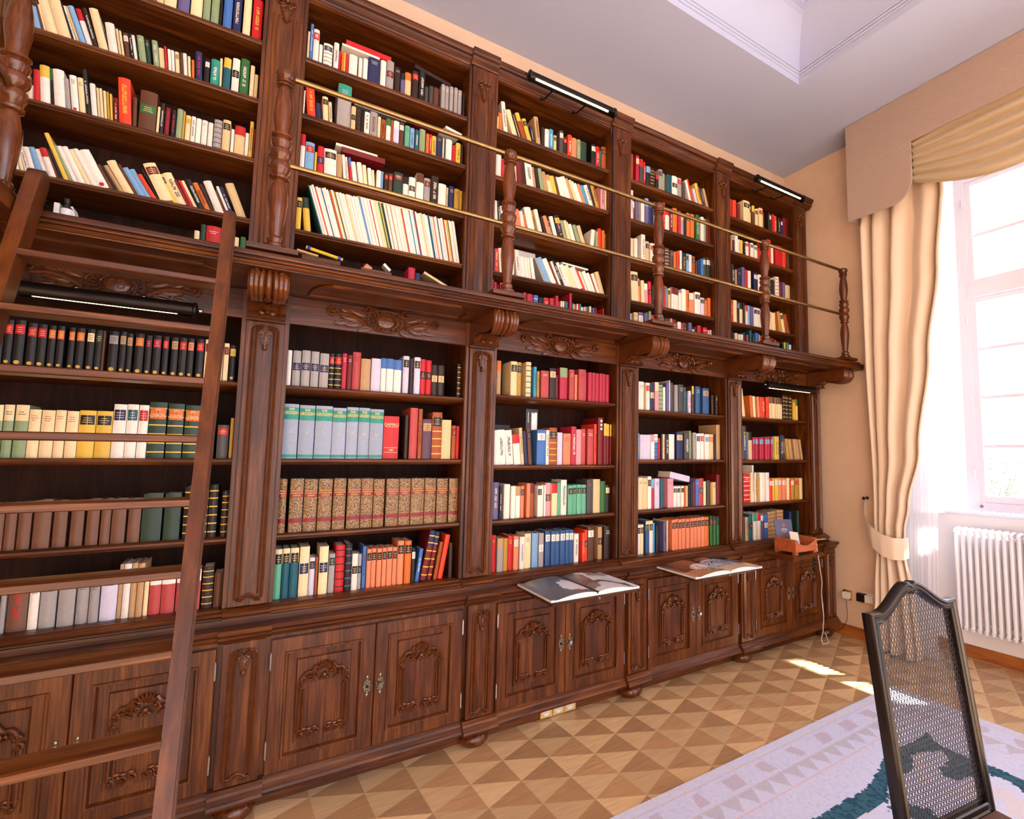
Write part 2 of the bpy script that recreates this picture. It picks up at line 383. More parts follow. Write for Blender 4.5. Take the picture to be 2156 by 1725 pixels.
# books, row by row: x and width (tenths of a mm), height (mm), lean (tenths of a degree), colour index, then pairs of mark kind and mark colour
BOOKS={
'UA1':[(-5748,272,212,0,0),(-5445,252,213,0,1),(-5137,256,208,0,2),(-4849,431,216,0,1),(-4360,416,218,0,24),(-3886,435,220,0,1),(-3402,261,222,0,14),(-3091,307,224,0,14),(-2749,82,225,0,3),(-2617,341,226,0,17),(-2214,319,227,0,18,5,0),(-1804,308,229,0,1),(-1415,399,231,0,4,5,10)],
'UA2':[(-9694,258,196,0,1),(-8925,241,105,-131,19),(-8668,64,124,-140,20),(-8589,56,129,-147,1),(-8509,356,179,-157,1),(-8125,363,188,-166,1),(-7733,67,178,-172,3),(-7650,55,166,-177,0,5,3),(-7566,84,167,-185,2),(-7461,182,168,-185,19),(-7249,184,175,-180,0,0,4),(-7036,143,182,-167,21,5,0),(-6863,298,195,-150,1),(-6535,302,148,-104,0),(-6202,82,131,-99,2),(-6099,69,132,-99,1),(-6000,173,133,-89,20,1,0),(-5796,106,133,-89,3,5,0),(-5673,98,127,-94,0),(-5498,234,137,-88,14,4,0),(-5242,142,133,-82,13,4,0),(-5007,196,140,-74,14,5,0),(-4794,184,119,-70,1),(-4578,74,126,-66,4),(-4482,113,121,-58,0),(-4351,104,121,-58,0),(-4214,149,121,-58,1,1,26),(-4042,91,123,-46,20),(-3918,141,129,-56,0),(-3744,92,117,-49,1),(-3619,93,111,-39,7),(-3467,246,158,-37,18,5,4),(-3162,183,129,0,3,1,0),(-2930,331,147,0,15,5,0),(-2564,92,168,-13,1),(-2432,285,173,0,16,0,10),(-2086,289,185,0,0,2,3),(-1761,360,204,0,12,5,0),(-1349,170,184,0,1),(-1155,138,142,0,2)],
'UA3':[(-9667,216,111,-30,0),(-9424,238,116,0,0),(-9160,222,123,0,1),(-8911,166,79,-20,0),(-8717,188,149,-40,4),(-8502,289,176,-50,0,0,10),(-8184,100,176,-59,3,0,12),(-8064,337,173,-61,0),(-7699,136,144,-72,22),(-7534,220,168,-71,0,6,4,4,3),(-7285,181,169,-72,1,4,3),(-7075,140,216,-80,3,5,0),(-6906,176,159,-70,0),(-6705,78,148,-67,2),(-6606,83,149,-67,1),(-6498,83,143,-61,1),(-6393,71,144,-62,11),(-6302,67,139,-55,10),(-6209,142,128,-40,5,5,0),(-6015,418,226,-46,30,5,10),(-5557,128,150,-26,20),(-5384,594,198,0,20,2,12),(-4759,91,142,0,1),(-4641,134,162,0,3,5,0),(-4474,169,149,0,5,5,6),(-4269,195,150,0,3,5,6),(-4041,212,157,0,14),(-3812,66,151,0,11),(-3723,190,142,0,1,1,10),(-3500,157,139,0,0,5,3),(-3321,189,140,0,0),(-3099,211,137,0,0,4,3),(-2854,182,134,0,0),(-2638,315,162,0,22,3,18),(-2289,309,170,0,2,1,3),(-1940,120,130,0,0),(-1796,408,158,0,2,0,4),(-1363,140,135,0,0),(-1199,141,202,0,10,5,3),(-1028,64,167,0,5)],
'UA4':[(-9212,97,119,-109,0),(-9100,90,120,-110,1),(-8987,105,116,-121,0),(-8854,106,116,-134,1),(-8721,130,120,-147,0,5,3),(-8567,166,118,-158,0),(-8374,187,124,-171,19),(-8159,162,124,-183,0),(-7981,199,130,-190,0,0,4),(-7762,84,130,-198,20),(-7661,93,136,-205,3),(-7540,139,209,-216,10),(-7377,99,163,-224,14),(-7254,136,164,-232,0),(-7089,200,166,-241,0),(-6859,160,162,-250,1),(-6670,170,170,-259,0),(-6478,367,172,-266,0,6,4),(-6077,154,122,-280,20),(-5894,102,124,-292,21),(-5762,147,131,-295,26),(-5584,315,155,-286,1),(-5234,115,151,-290,20),(-5098,207,139,-298,19),(-4868,196,141,-298,19),(-4641,170,123,-310,30),(-4440,63,153,-277,3),(-4356,454,177,-248,1,1,5),(-3869,123,147,-259,10,1,3),(-3724,344,155,-262,1,5,3),(-3357,101,132,-269,5),(-3233,101,138,-257,4),(-3109,117,139,-258,1),(-2959,229,145,-248,3,5,0),(-2706,222,140,-256,7,5,3),(-2451,131,141,-251,21),(-2296,315,159,-221,0),(-1958,108,122,-229,20),(-1826,103,148,-222,0),(-1704,152,149,-222,18,5,0),(-1427,354,175,-209,2)],
'UB1':[(1046,95,173,0,1),(1164,127,221,0,17,5,0),(1320,265,202,0,0,1,4),(1614,151,124,0,0),(1820,426,140,0,0,1,18,3,3),(2314,237,164,0,0,5,3),(2581,102,132,0,4),(2713,91,129,0,7),(2823,81,130,0,10),(2923,131,130,0,4),(3090,420,137,0,0),(3591,192,141,0,0),(3814,228,142,0,0),(4079,613,162,0,18,4,0),(4724,284,171,0,0),(5046,391,186,0,22,2,5),(5494,311,163,0,21,4,0),(5850,203,140,0,24,0,3),(6098,337,161,0,2,0,7),(6488,348,183,0,21,1,4),(6889,341,202,0,3,5,0),(7257,201,119,0,23),(7505,216,130,0,23),(7769,318,137,0,20),(8215,228,171,0,22,4,0),(8485,210,175,0,22,4,0),(8738,212,179,0,22,4,0),(8999,214,180,0,22,4,0),(9262,223,177,0,22,4,0),(9556,119,167,0,21)],
'UB2':[(1028,68,148,0,0),(1263,391,191,-54,30,5,10),(1687,212,96,-63,18),(2003,258,150,-41,1,1,3),(2295,142,126,-44,1,5,3),(2645,662,261,0,22,0,15,4,0),(3332,221,145,0,2,2,3),(3583,252,148,0,21,3,20),(3866,140,143,0,3),(4025,256,143,0,0,5,3),(4307,388,157,0,22,5,5),(4732,151,145,0,1),(4908,217,132,0,27,5,3),(5175,238,146,0,0,0,12),(5433,125,147,0,27),(5578,296,147,0,25,0,0),(5907,244,151,0,20,1,0),(6215,272,145,0,28,4,3),(6514,231,139,0,19,5,3),(6790,208,136,0,16,5,0),(7044,326,151,0,14),(7443,167,138,0,7),(7638,123,142,0,4,5,0),(7788,249,139,0,10,5,3),(8065,331,150,0,18,4,10),(8431,93,144,0,2),(8545,59,144,0,16),(8632,372,148,0,0),(9033,184,120,0,4),(9246,276,142,0,10,5,3),(9558,167,143,0,21)],
'UB3':[(1029,204,215,0,0,0,4),(1266,406,185,0,19,1,4),(1701,95,138,0,10),(1830,305,178,0,4,2,18),(2191,588,177,-18,0,1,3,4,27),(2803,257,163,-23,26),(3166,140,173,-60,0),(3342,108,165,-68,0,5,3),(3474,114,163,-59,4,0,17),(3646,232,146,-82,0),(3926,235,148,-77,0),(4192,197,146,-68,1),(4437,182,134,-62,0),(4638,137,135,-49,1),(4801,226,139,0,0),(5058,110,143,0,19),(5211,193,137,0,21,1,4),(5430,213,137,0,20,1,4),(5699,514,155,0,13,1,5,4,0),(6246,282,146,0,0,0,3),(6566,360,154,0,0,2,3),(6979,411,192,0,0,0,20),(7436,353,176,0,22,1,5),(7823,430,198,0,21,5,0),(8281,464,169,0,0),(8773,100,156,0,2,5,3),(8921,304,170,0,18,4,0),(9260,308,164,0,11,4,3),(9597,159,162,0,11,4,3)],
'UB4':[(1024,221,184,0,10,1,3),(1444,296,191,-62,10,0,13)],
'UC1':[(11883,80,104,0,1),(12015,259,136,-29,7),(12377,273,220,-72,0,5,3),(13056,355,186,-190,1),(13430,85,170,-196,3),(13546,85,172,-206,0),(13692,303,183,-197,27,0,10),(14133,301,163,-192,10,1,3),(14460,118,129,-121,18,5,0),(14749,313,205,-77,26,5,3),(15089,225,149,0,21),(15352,301,147,0,0,4,3),(15698,317,162,0,29,5,0),(16048,206,125,0,2,1,3),(16497,306,178,0,23,1,0),(16830,270,144,0,21,1,4),(17140,325,168,0,30,5,0),(17493,408,163,0,8),(17935,286,164,0,14,4,3),(18263,499,165,0,13),(19181,359,176,0,3,1,0),(19569,314,171,0,4,5,0),(19906,77,147,0,15),(20061,405,184,0,27,1,3)],
'UC2':[(11859,349,156,0,0),(12271,225,142,-25,4),(12527,266,141,0,0),(12857,190,144,-26,1),(13072,146,141,-36,3),(13243,135,146,-46,1),(13409,367,157,-58,5),(13813,243,168,-72,21),(14081,488,190,-80,0,5,3),(14607,231,156,-94,26),(14864,221,152,-104,3),(15117,302,158,-116,14),(15452,299,148,-128,26),(15778,315,136,-139,1,0,26),(16119,337,139,-150,10),(16496,144,144,-166,20),(16667,119,145,-176,0),(16820,248,147,-188,0),(17102,393,160,-201,0),(17542,241,162,-213,26),(17810,236,157,-222,1),(18074,205,158,-223,0),(18307,213,153,-227,0),(18548,235,154,-220,8),(18811,243,154,-220,29),(19089,314,160,-213,0,5,3),(19439,213,195,-197,21),(19681,299,196,-187,11,5,3),(20016,316,200,0,9,5,3),(20361,105,189,0,1)],
'UC3':[(11893,242,161,-39,0),(12159,173,165,-47,3,5,0),(12356,163,134,-58,0),(12549,192,134,-71,10),(12771,193,134,-83,1),(12994,228,141,-92,0),(13253,128,131,-100,1),(13423,352,141,-105,8),(13801,246,137,-110,0),(14084,196,127,-120,7),(14346,488,180,-142,0),(14866,195,176,-148,11,5,3),(15093,269,182,-154,0),(15394,156,134,-167,3),(15576,169,140,-178,21),(15784,275,157,-183,8),(16092,191,158,-183,3,5,0),(16309,286,169,-172,0),(16622,416,181,-162,3,5,9,1,10),(17071,286,160,-174,14),(17391,237,167,-169,1),(17650,109,162,-176,1),(17786,234,151,-186,0),(18133,270,153,-203,14),(18531,306,159,-209,2),(19135,319,157,50,0),(19572,199,148,4,14),(19813,291,179,0,30),(20140,209,170,0,7),(20406,60,150,0,11)],
'UC4':[(11900,89,156,0,18),(12013,224,161,-9,30,5,0),(12332,249,168,-42,0),(12616,212,153,-56,20),(12858,247,154,-67,3),(13169,160,149,0,0),(13506,287,181,-68,0,5,16),(13830,365,147,-79,0),(14221,195,148,-79,0),(14441,161,148,-79,0),(14657,239,153,-100,0),(15525,125,177,-264,22),(15682,394,178,-265,19),(16102,356,179,-266,0),(16503,141,169,-264,5),(16678,167,174,-256,0),(16872,225,186,-252,3,5,0),(17131,208,176,-258,0,5,3),(17378,313,166,-265,0),(17725,388,167,-266,1),(18147,492,162,-265,0),(18673,165,158,-264,30),(18866,186,152,-262,0),(19080,309,152,-250,0),(19418,217,147,-247,0),(19663,136,146,-235,27),(19827,247,152,-227,0),(20124,342,169,-193,2)],
'UC5':[(11871,98,277,0,6),(12005,163,261,0,6),(12203,78,246,0,5),(12360,295,263,0,6),(12746,321,252,0,6),(13152,298,223,0,15),(13517,381,220,0,6),(14020,232,230,0,4),(14331,409,228,0,6),(14797,326,227,0,17,3,0),(15160,318,217,0,3,5,0),(15547,389,224,0,4,4,0),(15994,370,227,0,4),(16389,207,248,0,6),(16649,116,216,0,4),(16811,142,219,0,1),(16980,105,221,0,0),(17118,111,224,0,12),(17251,137,223,0,17),(17482,183,285,0,6),(17724,94,220,0,12),(17846,114,219,0,0),(17982,89,219,0,4),(18099,70,221,0,0),(18190,115,219,0,4),(18333,96,225,0,15),(18480,176,207,0,0),(18678,190,210,0,9),(18902,198,217,0,12),(19136,126,221,0,0),(19298,106,218,0,4),(19433,134,217,0,17),(19671,101,218,0,4),(20372,94,231,0,4)],
'UD1':[(22775,229,222,0,27),(23280,322,228,0,6,1,1),(23634,326,209,0,23,0,4),(23992,194,195,0,4,5,0),(24249,412,170,0,3,0,19),(24706,442,166,0,21,3,10),(25182,257,127,0,3,0,4),(25485,400,183,0,22,1,18),(25913,243,164,0,14),(26190,128,159,0,20),(26358,515,170,0,16,3,3),(26921,556,176,0,0,2,3),(27512,443,178,0,22,1,4),(28018,319,149,-24,23,4,4),(28854,228,188,-162,0),(29188,209,208,-192,30),(29581,275,138,-179,25),(29907,335,190,-175,10,5,3),(30308,223,171,-185,20),(30560,151,166,-178,18,5,0),(30785,225,172,-173,26),(31055,131,172,-174,14)],
'UD2':[(22697,238,238,0,0,5,3),(22967,193,161,0,27,0,0),(23192,277,171,0,24),(23735,324,197,0,0),(24140,353,218,0,24,0,19),(24537,381,209,0,18,4,10),(24958,386,210,0,24,4,2),(25389,219,201,0,20),(25648,246,192,0,1),(25934,197,233,0,30,3,3),(26190,418,198,0,0,0,4),(26649,312,204,0,5,5,0),(27015,481,221,0,7,4,0),(27531,286,207,0,6),(27838,322,197,0,22,0,10),(28209,264,193,0,3),(28515,397,220,0,7,1,16),(28947,395,221,0,7),(29476,386,228,0,12,5,0),(30054,349,224,0,0,4,4),(30439,265,219,0,14),(30763,275,231,0,5),(31068,118,227,0,5)],
'UD3':[(22736,265,176,0,1),(23087,327,182,0,0,6,4),(23788,374,233,0,0,5,4),(24197,372,188,0,2,1,3),(24700,488,186,0,0,1,4),(25252,411,182,0,1),(25706,381,183,0,3),(26138,464,179,0,20,3,1),(26697,340,174,0,23,4,0),(27074,270,170,0,7),(27382,317,182,0,30,5,3),(27729,245,194,0,0),(28012,405,183,0,3,5,10),(28448,288,184,0,19,1,3),(28774,329,185,0,0),(29134,340,180,0,27,1,18),(29529,132,146,0,20),(30077,269,176,0,17),(30377,319,194,0,23,1,0),(30737,435,201,0,13,1,0)],
'UD4':[(22920,678,235,-35,1,1,3),(23619,157,190,-40,8,1,3),(23804,298,180,-25,1),(24170,349,165,-28,9,0,0),(24575,305,188,-25,4,2,3),(24915,239,168,0,13,3,3),(25189,95,180,0,1),(25397,480,164,0,20),(25990,289,184,0,4,1,3),(26308,106,182,0,19),(26451,249,169,0,2,1,3),(26794,310,186,0,0,0,5),(27134,247,187,0,0,0,5),(27411,183,188,0,0,0,5),(27631,280,155,0,0),(27978,447,195,0,0),(28456,332,193,0,7,5,3),(28818,481,177,0,8,0,0),(29353,589,193,0,0,1,3),(30052,457,159,0,25,1,3),(30540,279,140,0,7,4,3),(30867,319,170,0,7)],
'UD5':[(22714,184,228,0,25),(23094,388,242,0,2,3,7),(23576,466,253,0,24,1,0),(24107,366,250,0,24,5,0),(24509,207,272,0,14),(24760,298,248,0,4,5,0),(25122,156,248,0,0),(25934,195,249,0,17,5,4),(26209,452,245,0,13,1,10),(26693,249,250,0,8,5,3),(26988,360,246,0,5,5,0),(27460,357,234,0,0,5,4),(27849,161,228,0,4,5,0),(28094,364,238,0,20,5,10),(28693,377,247,0,24),(29100,182,198,0,1),(29323,353,215,0,3),(29726,419,240,0,4),(30272,465,229,0,4,3,0),(30785,231,213,0,9),(31057,129,217,0,0)],
'UE1':[(33554,102,186,0,13),(33695,181,175,0,4),(34010,469,176,0,30),(34552,346,154,0,5),(35393,850,213,0,1,1,3),(36285,176,175,0,2,1,3),(36519,380,193,0,20,0,10),(37008,384,176,0,1,1,3),(37537,545,201,0,1,1,4),(38125,184,172,0,20),(38757,204,185,0,21),(39005,331,186,0,13,1,0),(39397,244,187,0,4),(39685,354,181,0,30,5,0),(40211,322,176,0,21,5,0),(40595,269,158,0,18,1,0),(40928,627,190,0,5)],
'UE2':[(33554,179,178,0,1,1,3),(33773,164,134,0,7),(33976,213,118,0,18),(34276,342,186,0,0),(34658,281,141,0,0,5,3),(34979,331,142,0,10),(35367,204,125,0,3,5,0),(35628,403,143,0,0,1,4),(36071,207,132,0,4),(36337,443,150,0,0,1,17),(36855,432,139,0,0,1,12),(37346,351,122,0,4),(38223,306,153,0,1),(38589,521,236,0,30),(39153,312,202,0,0),(39742,1065,209,0,4),(40871,511,182,0,30),(41465,405,170,0,20)],
'UE3':[(33708,414,210,0,3,5,0),(34271,245,172,0,26),(34556,358,173,0,18,4,0),(35115,363,213,0,24),(35518,301,197,0,4),(35877,354,193,0,0),(36670,546,194,0,18,1,0),(37274,451,190,0,0),(37887,684,174,0,20),(38683,343,181,0,14),(39122,453,176,0,21),(39726,514,219,0,0,3,3),(40303,319,178,0,5),(40685,359,179,0,24),(41218,678,168,0,2)],
'UE4':[(33613,348,207,0,4,5,10),(34001,430,208,0,1),(34470,260,204,0,3,1,17),(34786,390,199,0,1,0,3),(35217,201,200,0,21),(35490,235,184,0,0,0,4),(35782,367,190,0,19),(36190,371,185,0,24),(36652,863,186,0,0,1,18),(37574,332,177,0,0),(38068,596,172,0,0),(38776,324,179,0,1),(39197,505,176,-31,1),(39817,243,183,-68,27),(40121,407,200,-87,11),(40664,431,192,-127,1,1,3),(41231,492,189,-168,27)],
'UE5':[(33754,223,237,0,3,5,0),(34174,351,237,0,1),(34596,212,232,0,0),(34865,293,232,0,0,5,4),(35252,312,252,0,22,0,3),(35603,234,240,0,27),(36068,286,289,0,16,5,3),(36386,255,239,0,13),(36723,491,272,0,17),(37306,143,263,0,10),(37490,347,258,0,4),(38846,569,255,0,5,5,0),(39457,293,243,0,27),(39809,259,233,0,5),(40618,173,231,0,3),(40839,229,240,0,10),(41131,304,239,0,15,5,0),(41477,344,224,0,17,0,0)],
'LA1':[(-8724,195,182,0,3,1,4,6,10),(-8501,219,186,0,3,1,4,6,10),(-8253,294,190,0,3,1,4,6,10),(-7889,259,183,0,3,1,4,6,10),(-7607,256,182,0,3,1,4,6,10),(-7298,207,181,0,3,1,7,6,10),(-7045,206,182,0,3,1,7,6,10),(-6708,179,181,0,3,1,7,6,10),(-6486,248,182,0,3,1,7,6,10),(-6167,228,183,0,3,1,1,6,10),(-5906,207,182,0,3,1,13,6,10),(-5675,66,180,0,20),(-5503,307,183,0,3,1,22,6,10),(-5146,198,185,0,3,1,26,6,10),(-4915,179,180,0,3,1,26,6,10),(-4655,286,184,0,3,1,7,6,10),(-4313,207,180,0,3,1,5,6,10),(-4063,268,184,0,3,1,6,6,10),(-3734,199,183,0,3,1,4,6,10),(-3440,234,184,0,3,1,26,6,10),(-3161,256,185,0,3,1,4,6,10),(-2864,218,186,0,3,1,8,6,10),(-2553,264,188,0,3,1,4,6,10),(-2242,341,189,0,1,1,5),(-1868,303,184,0,1,1,5),(-1533,182,180,0,1,1,5),(-1308,229,174,0,3,1,10,6,10)],
'LA2':[(-8527,214,207,0,14,0,1),(-8285,262,209,0,14,0,1,4,3),(-7982,359,210,0,14,0,1,4,3),(-7603,319,194,0,1,4,27),(-7254,369,193,0,1,4,27),(-6859,292,195,0,1,4,27),(-6532,339,193,0,1,4,27),(-6172,498,198,0,10,1,3),(-5651,488,198,0,10,1,3),(-5141,408,230,0,0,1,18),(-4715,357,232,0,0,1,16),(-4334,314,231,0,0,1,4),(-3998,583,247,0,13,1,7,3,10),(-3364,548,244,0,13,1,7,3,10),(-2770,526,240,0,13,1,7,3,10),(-2209,535,240,0,13,1,7,3,10),(-1564,417,155,0,23,1,4),(-1092,120,189,0,11)],
'LA3':[(-8261,264,182,0,35),(-7973,298,184,0,35),(-7634,354,185,0,35),(-7205,479,191,0,35),(-6654,387,187,0,35),(-6153,379,184,0,35),(-5684,375,189,0,35),(-5245,293,188,0,35),(-4915,434,187,0,35),(-4410,400,186,0,35),(-3967,655,204,0,13,4,10),(-3232,552,205,0,13,4,10),(-2576,439,232,0,3,3,10),(-2107,394,234,0,3,3,10),(-1678,311,237,0,3,3,10),(-1205,241,208,0,21,3,10)],
'LA4':[(-7869,144,176,0,22),(-7689,543,177,0,35,5,4),(-7113,268,180,0,0,4,3),(-6803,454,185,0,22,4,3),(-6280,476,181,0,22,4,3),(-5761,353,178,0,22,4,3),(-5368,281,174,0,22,4,3),(-5047,499,175,0,25,4,3),(-4530,130,225,0,26),(-4377,224,226,0,0),(-4131,192,227,0,26),(-3916,204,225,0,26),(-3689,141,169,0,1),(-3515,381,179,0,31,0,0),(-3110,452,178,0,31,0,0),(-2619,362,177,0,31,0,0),(-2223,450,178,0,31,0,0),(-1710,389,184,0,21,3,10),(-1279,315,155,0,20)],
'LB1':[(1005,186,180,0,0),(1243,342,181,0,22,2,18),(1626,371,186,0,22,2,18),(2033,343,184,0,22,2,18),(2424,395,179,0,22,2,18),(2862,214,184,0,3,1,4,3,10),(3114,300,185,0,3,1,4,3,10),(3439,213,190,0,6,4,0),(3685,216,184,0,5,4,0),(3945,384,205,0,31,4,5),(4349,460,173,0,26),(4862,457,181,0,25),(5346,257,187,0,0,0,17),(5630,352,188,0,0,0,17),(6017,378,185,0,0,0,17),(6483,303,212,0,25,1,3),(6829,170,199,0,21),(7068,317,211,0,25,1,3),(7400,307,205,0,4,2,3),(7737,290,202,0,4,2,3),(8049,329,178,0,21,2,2),(8415,356,179,0,21,2,2),(9500,211,198,0,21,3,10)],
'LB2':[(1009,609,270,0,33,0,15),(1664,666,267,0,33,0,15),(2372,745,268,0,33,0,15),(3142,615,262,0,33,0,15),(3794,534,269,0,33,0,15),(4361,522,269,0,33,0,15),(4909,662,265,0,33,0,15),(5604,773,231,0,4),(6684,166,240,0,21),(6953,400,283,0,31),(7403,199,279,0,27,5,3),(7644,489,223,0,32,1,26),(8170,535,265,0,27,1,3,3,10),(8720,517,224,0,2),(9290,244,193,0,27,1,5),(9557,164,190,0,4)],
'LB3':[(1004,310,260,0,36),(1459,562,260,0,36),(2062,566,257,0,36),(2681,610,257,0,36),(3357,558,258,0,36),(4005,610,255,0,36),(4653,558,255,0,36),(5256,521,251,0,36),(5887,626,251,0,36),(6547,569,251,0,36),(7165,687,251,0,36),(7901,593,251,0,36),(8566,587,247,0,36),(9248,508,247,0,36)],
'LB4':[(1004,294,236,0,28,0,1,1,3),(1321,291,238,0,16,0,1,1,3),(1646,343,237,0,16,0,1,1,3),(2040,409,239,0,1,2,18),(2474,234,183,0,25,1,3),(2733,97,184,0,27),(2888,391,234,0,1,2,18),(3327,266,193,0,22,1,13),(3630,404,232,0,4,3,3),(4059,298,237,0,3,3,24),(4384,267,184,0,0,2,3),(4682,155,179,0,22,2,3),(4887,168,215,0,17,5,3),(5094,195,200,0,8,1,3),(5315,221,201,0,8,1,3),(5576,230,199,0,8,1,3),(5839,201,200,0,8,1,3),(6073,260,201,0,8,1,3),(6361,205,199,0,8,1,3),(6606,312,230,0,8,1,3),(6973,330,228,0,7,1,3),(7358,187,182,0,3,1,0),(7586,189,176,67,17,5,0),(7837,335,274,101,5,0,18,3,10),(8229,200,265,91,5,0,18,3,10),(8535,189,207,88,27),(8788,255,244,93,30),(9374,210,197,0,21)],
'LC1':[(11923,274,212,0,26,0,7),(12842,416,218,0,1,1,3),(13293,274,217,0,11,1,3),(13880,342,225,0,1,3,3),(14486,194,202,0,29,5,3),(14709,147,174,0,11,5,3),(14970,548,181,0,31,4,0),(15598,457,203,0,21,1,2),(16078,168,162,0,5),(16365,552,215,0,6,0,14),(17031,380,207,0,31,4,2),(17549,185,179,0,8),(17780,546,217,0,31,4,5),(18351,79,202,0,6),(18501,310,202,0,6),(18851,257,203,0,6),(19140,260,201,0,6),(19424,262,202,0,6),(19711,264,202,0,6),(20008,267,200,0,6)],
'LC2':[(11903,289,210,-31,0),(12212,466,214,-37,0,5,3),(12725,474,213,-49,0,5,3),(13253,437,188,-57,0,0,4),(13725,200,232,-53,2,5,3),(13980,195,212,-52,18),(14210,252,231,-43,20,1,3),(14774,594,224,0,17,1,0),(15404,205,223,0,0,5,3),(15653,532,240,0,27,1,3,3,10),(16223,365,210,0,25),(16662,558,205,0,8,4,5),(17258,371,253,0,6,5,0),(17652,391,235,0,9),(18074,310,240,0,31,4,0),(18517,458,241,0,31,4,0),(19118,200,277,0,30,5,3),(19375,421,322,0,5),(19820,246,284,0,5,0,10),(20099,223,281,0,5,0,10),(20355,111,279,0,5,0,10)],
'LC3':[(11893,399,221,0,24,5,1),(12332,131,199,0,3,5,0),(12636,371,209,0,0),(13073,291,196,0,0),(13412,288,194,0,0,0,26),(13742,218,195,0,8,1,18),(14108,228,211,0,8),(14358,264,212,0,27,0,5),(14877,297,193,0,0,1,3),(15196,104,197,0,0),(15328,90,197,0,0),(15462,367,210,0,9,2,23),(15865,386,205,0,1,0,4),(16295,253,210,0,28),(16578,418,227,0,0,5,3),(17071,372,190,0,28,1,3),(17474,256,192,0,28,1,3),(17768,366,193,0,28,1,3),(18165,332,191,0,28,1,3),(18543,493,224,0,23,4,4),(19052,550,226,0,2),(19634,397,212,0,12),(20055,328,186,0,3,1,1)],
'LC4':[(11918,277,217,0,4,4,10),(12271,369,198,0,22,0,26),(12686,259,194,0,11),(12985,313,207,0,4,4,10),(13325,304,202,0,8,1,0),(13743,309,195,0,0,5,17),(14086,407,211,0,1,4,3),(14562,407,210,0,19),(15011,337,208,0,22,2,0),(15509,357,216,0,34,1,0),(15895,312,215,0,34,1,0),(16229,279,213,0,34,1,0),(16545,370,214,0,34,1,0),(16944,257,215,0,34,1,0),(17231,304,213,0,34,1,0),(17610,338,183,0,0,5,3),(18184,191,188,0,30,5,10),(18398,200,204,0,30,2,18),(18613,475,221,0,20,1,0),(19490,335,215,0,26,2,3),(19922,544,216,0,21,4,0)],
'LD1':[(22848,494,209,0,0,4,3),(23372,156,205,0,26,4,3),(23564,352,206,0,0,1,4),(23954,378,207,0,18,2,2),(24384,353,217,0,9,0,1),(24775,380,201,0,14,3,3),(25193,210,185,0,0),(25480,273,220,0,24),(25776,114,242,0,25),(25929,254,225,0,23,4,4),(26260,334,211,0,22),(26704,505,218,0,23,4,0),(27241,215,202,0,16,5,19),(27488,136,173,0,3),(27745,267,176,0,25,5,6),(28037,204,216,0,20,0,10),(28478,489,217,0,34,4,0),(29310,680,211,0,34,1,26),(30187,225,160,0,21,3,27),(30611,237,161,0,21,1,13)],
'LD2':[(22787,159,188,0,19,5,0),(22979,956,179,0,25),(23992,323,182,0,0,0,9),(24339,334,186,0,17,0,0,3,3),(24706,177,158,0,4),(24917,161,188,0,3),(25112,214,188,0,1,5,4),(25367,319,189,0,3,5,0),(25781,533,190,0,0),(26533,625,209,0,18,1,2),(27329,520,201,0,23,5,0),(27885,158,223,0,14),(28245,337,210,0,22,4,3),(28618,388,204,0,0,1,18),(29042,335,206,0,0,1,4),(29423,435,200,0,0,1,19),(29904,500,201,0,2,1,7),(30442,199,202,0,21),(30688,420,281,0,26)],
'LD3':[(22816,412,229,0,1,4,3),(23268,402,224,0,2,4,3),(23710,334,235,0,0,1,3),(24076,263,214,0,6,0,19),(24372,465,218,0,25,4,3),(24870,236,210,0,16),(25640,544,216,0,9,4,3),(26210,149,156,0,0,1,3),(26384,141,156,0,0,1,3),(26551,142,156,0,0,1,3),(26718,151,157,0,0,1,3),(26895,152,157,0,0,1,3),(27072,162,157,0,0,1,3),(27260,154,158,0,7),(27449,154,158,0,1),(27665,183,172,0,3),(27902,285,179,0,3),(28241,121,187,0,4),(28398,336,207,0,17,4,0),(28769,490,212,0,31,2,23),(29277,287,186,0,1),(29629,319,194,0,23),(30004,205,178,0,11),(30246,412,178,0,2,4,3),(30706,418,238,0,5)],
'LD4':[(22794,267,207,0,0,1,3),(23085,253,208,0,1,1,20),(23577,305,228,0,34,0,1,1,3),(23907,317,229,0,0,0,1,1,3),(24248,164,211,0,29),(24469,248,193,0,3,5,12),(25158,270,211,0,24,5,3),(25461,102,222,0,1),(26032,337,223,0,8,1,3),(26403,262,225,0,8,1,3),(26691,265,222,0,8,1,3),(27017,347,223,0,8,1,3),(27417,378,221,0,8,1,3),(27830,356,223,0,8,1,3),(28212,304,224,0,8,1,3),(28552,363,225,0,8,1,3),(28960,348,226,0,8,1,3),(29401,429,224,0,7,1,3),(29972,281,229,0,12,0,13,1,5),(30300,283,224,0,12,0,13,1,5),(30630,296,221,0,12,0,13)],
'LE1':[(33635,133,104,0,0),(33918,349,241,-82,1),(34843,315,189,-38,7),(35250,298,186,-39,1),(35683,333,184,-33,8),(36088,261,185,-27,30),(36378,350,185,-27,30,5,0),(36867,398,191,0,30),(37284,224,195,0,1,0,20),(37550,226,196,0,1,0,20),(37817,216,196,0,1,0,20),(38075,218,193,0,1,0,20),(38335,219,194,0,1,0,20),(38596,220,195,0,1,0,20),(38847,222,191,0,1,0,20),(39169,386,226,0,21,3,10),(39645,403,223,0,21,3,10),(40138,395,221,0,21,3,10),(40637,244,165,0,10),(40913,306,196,0,10,0,12)],
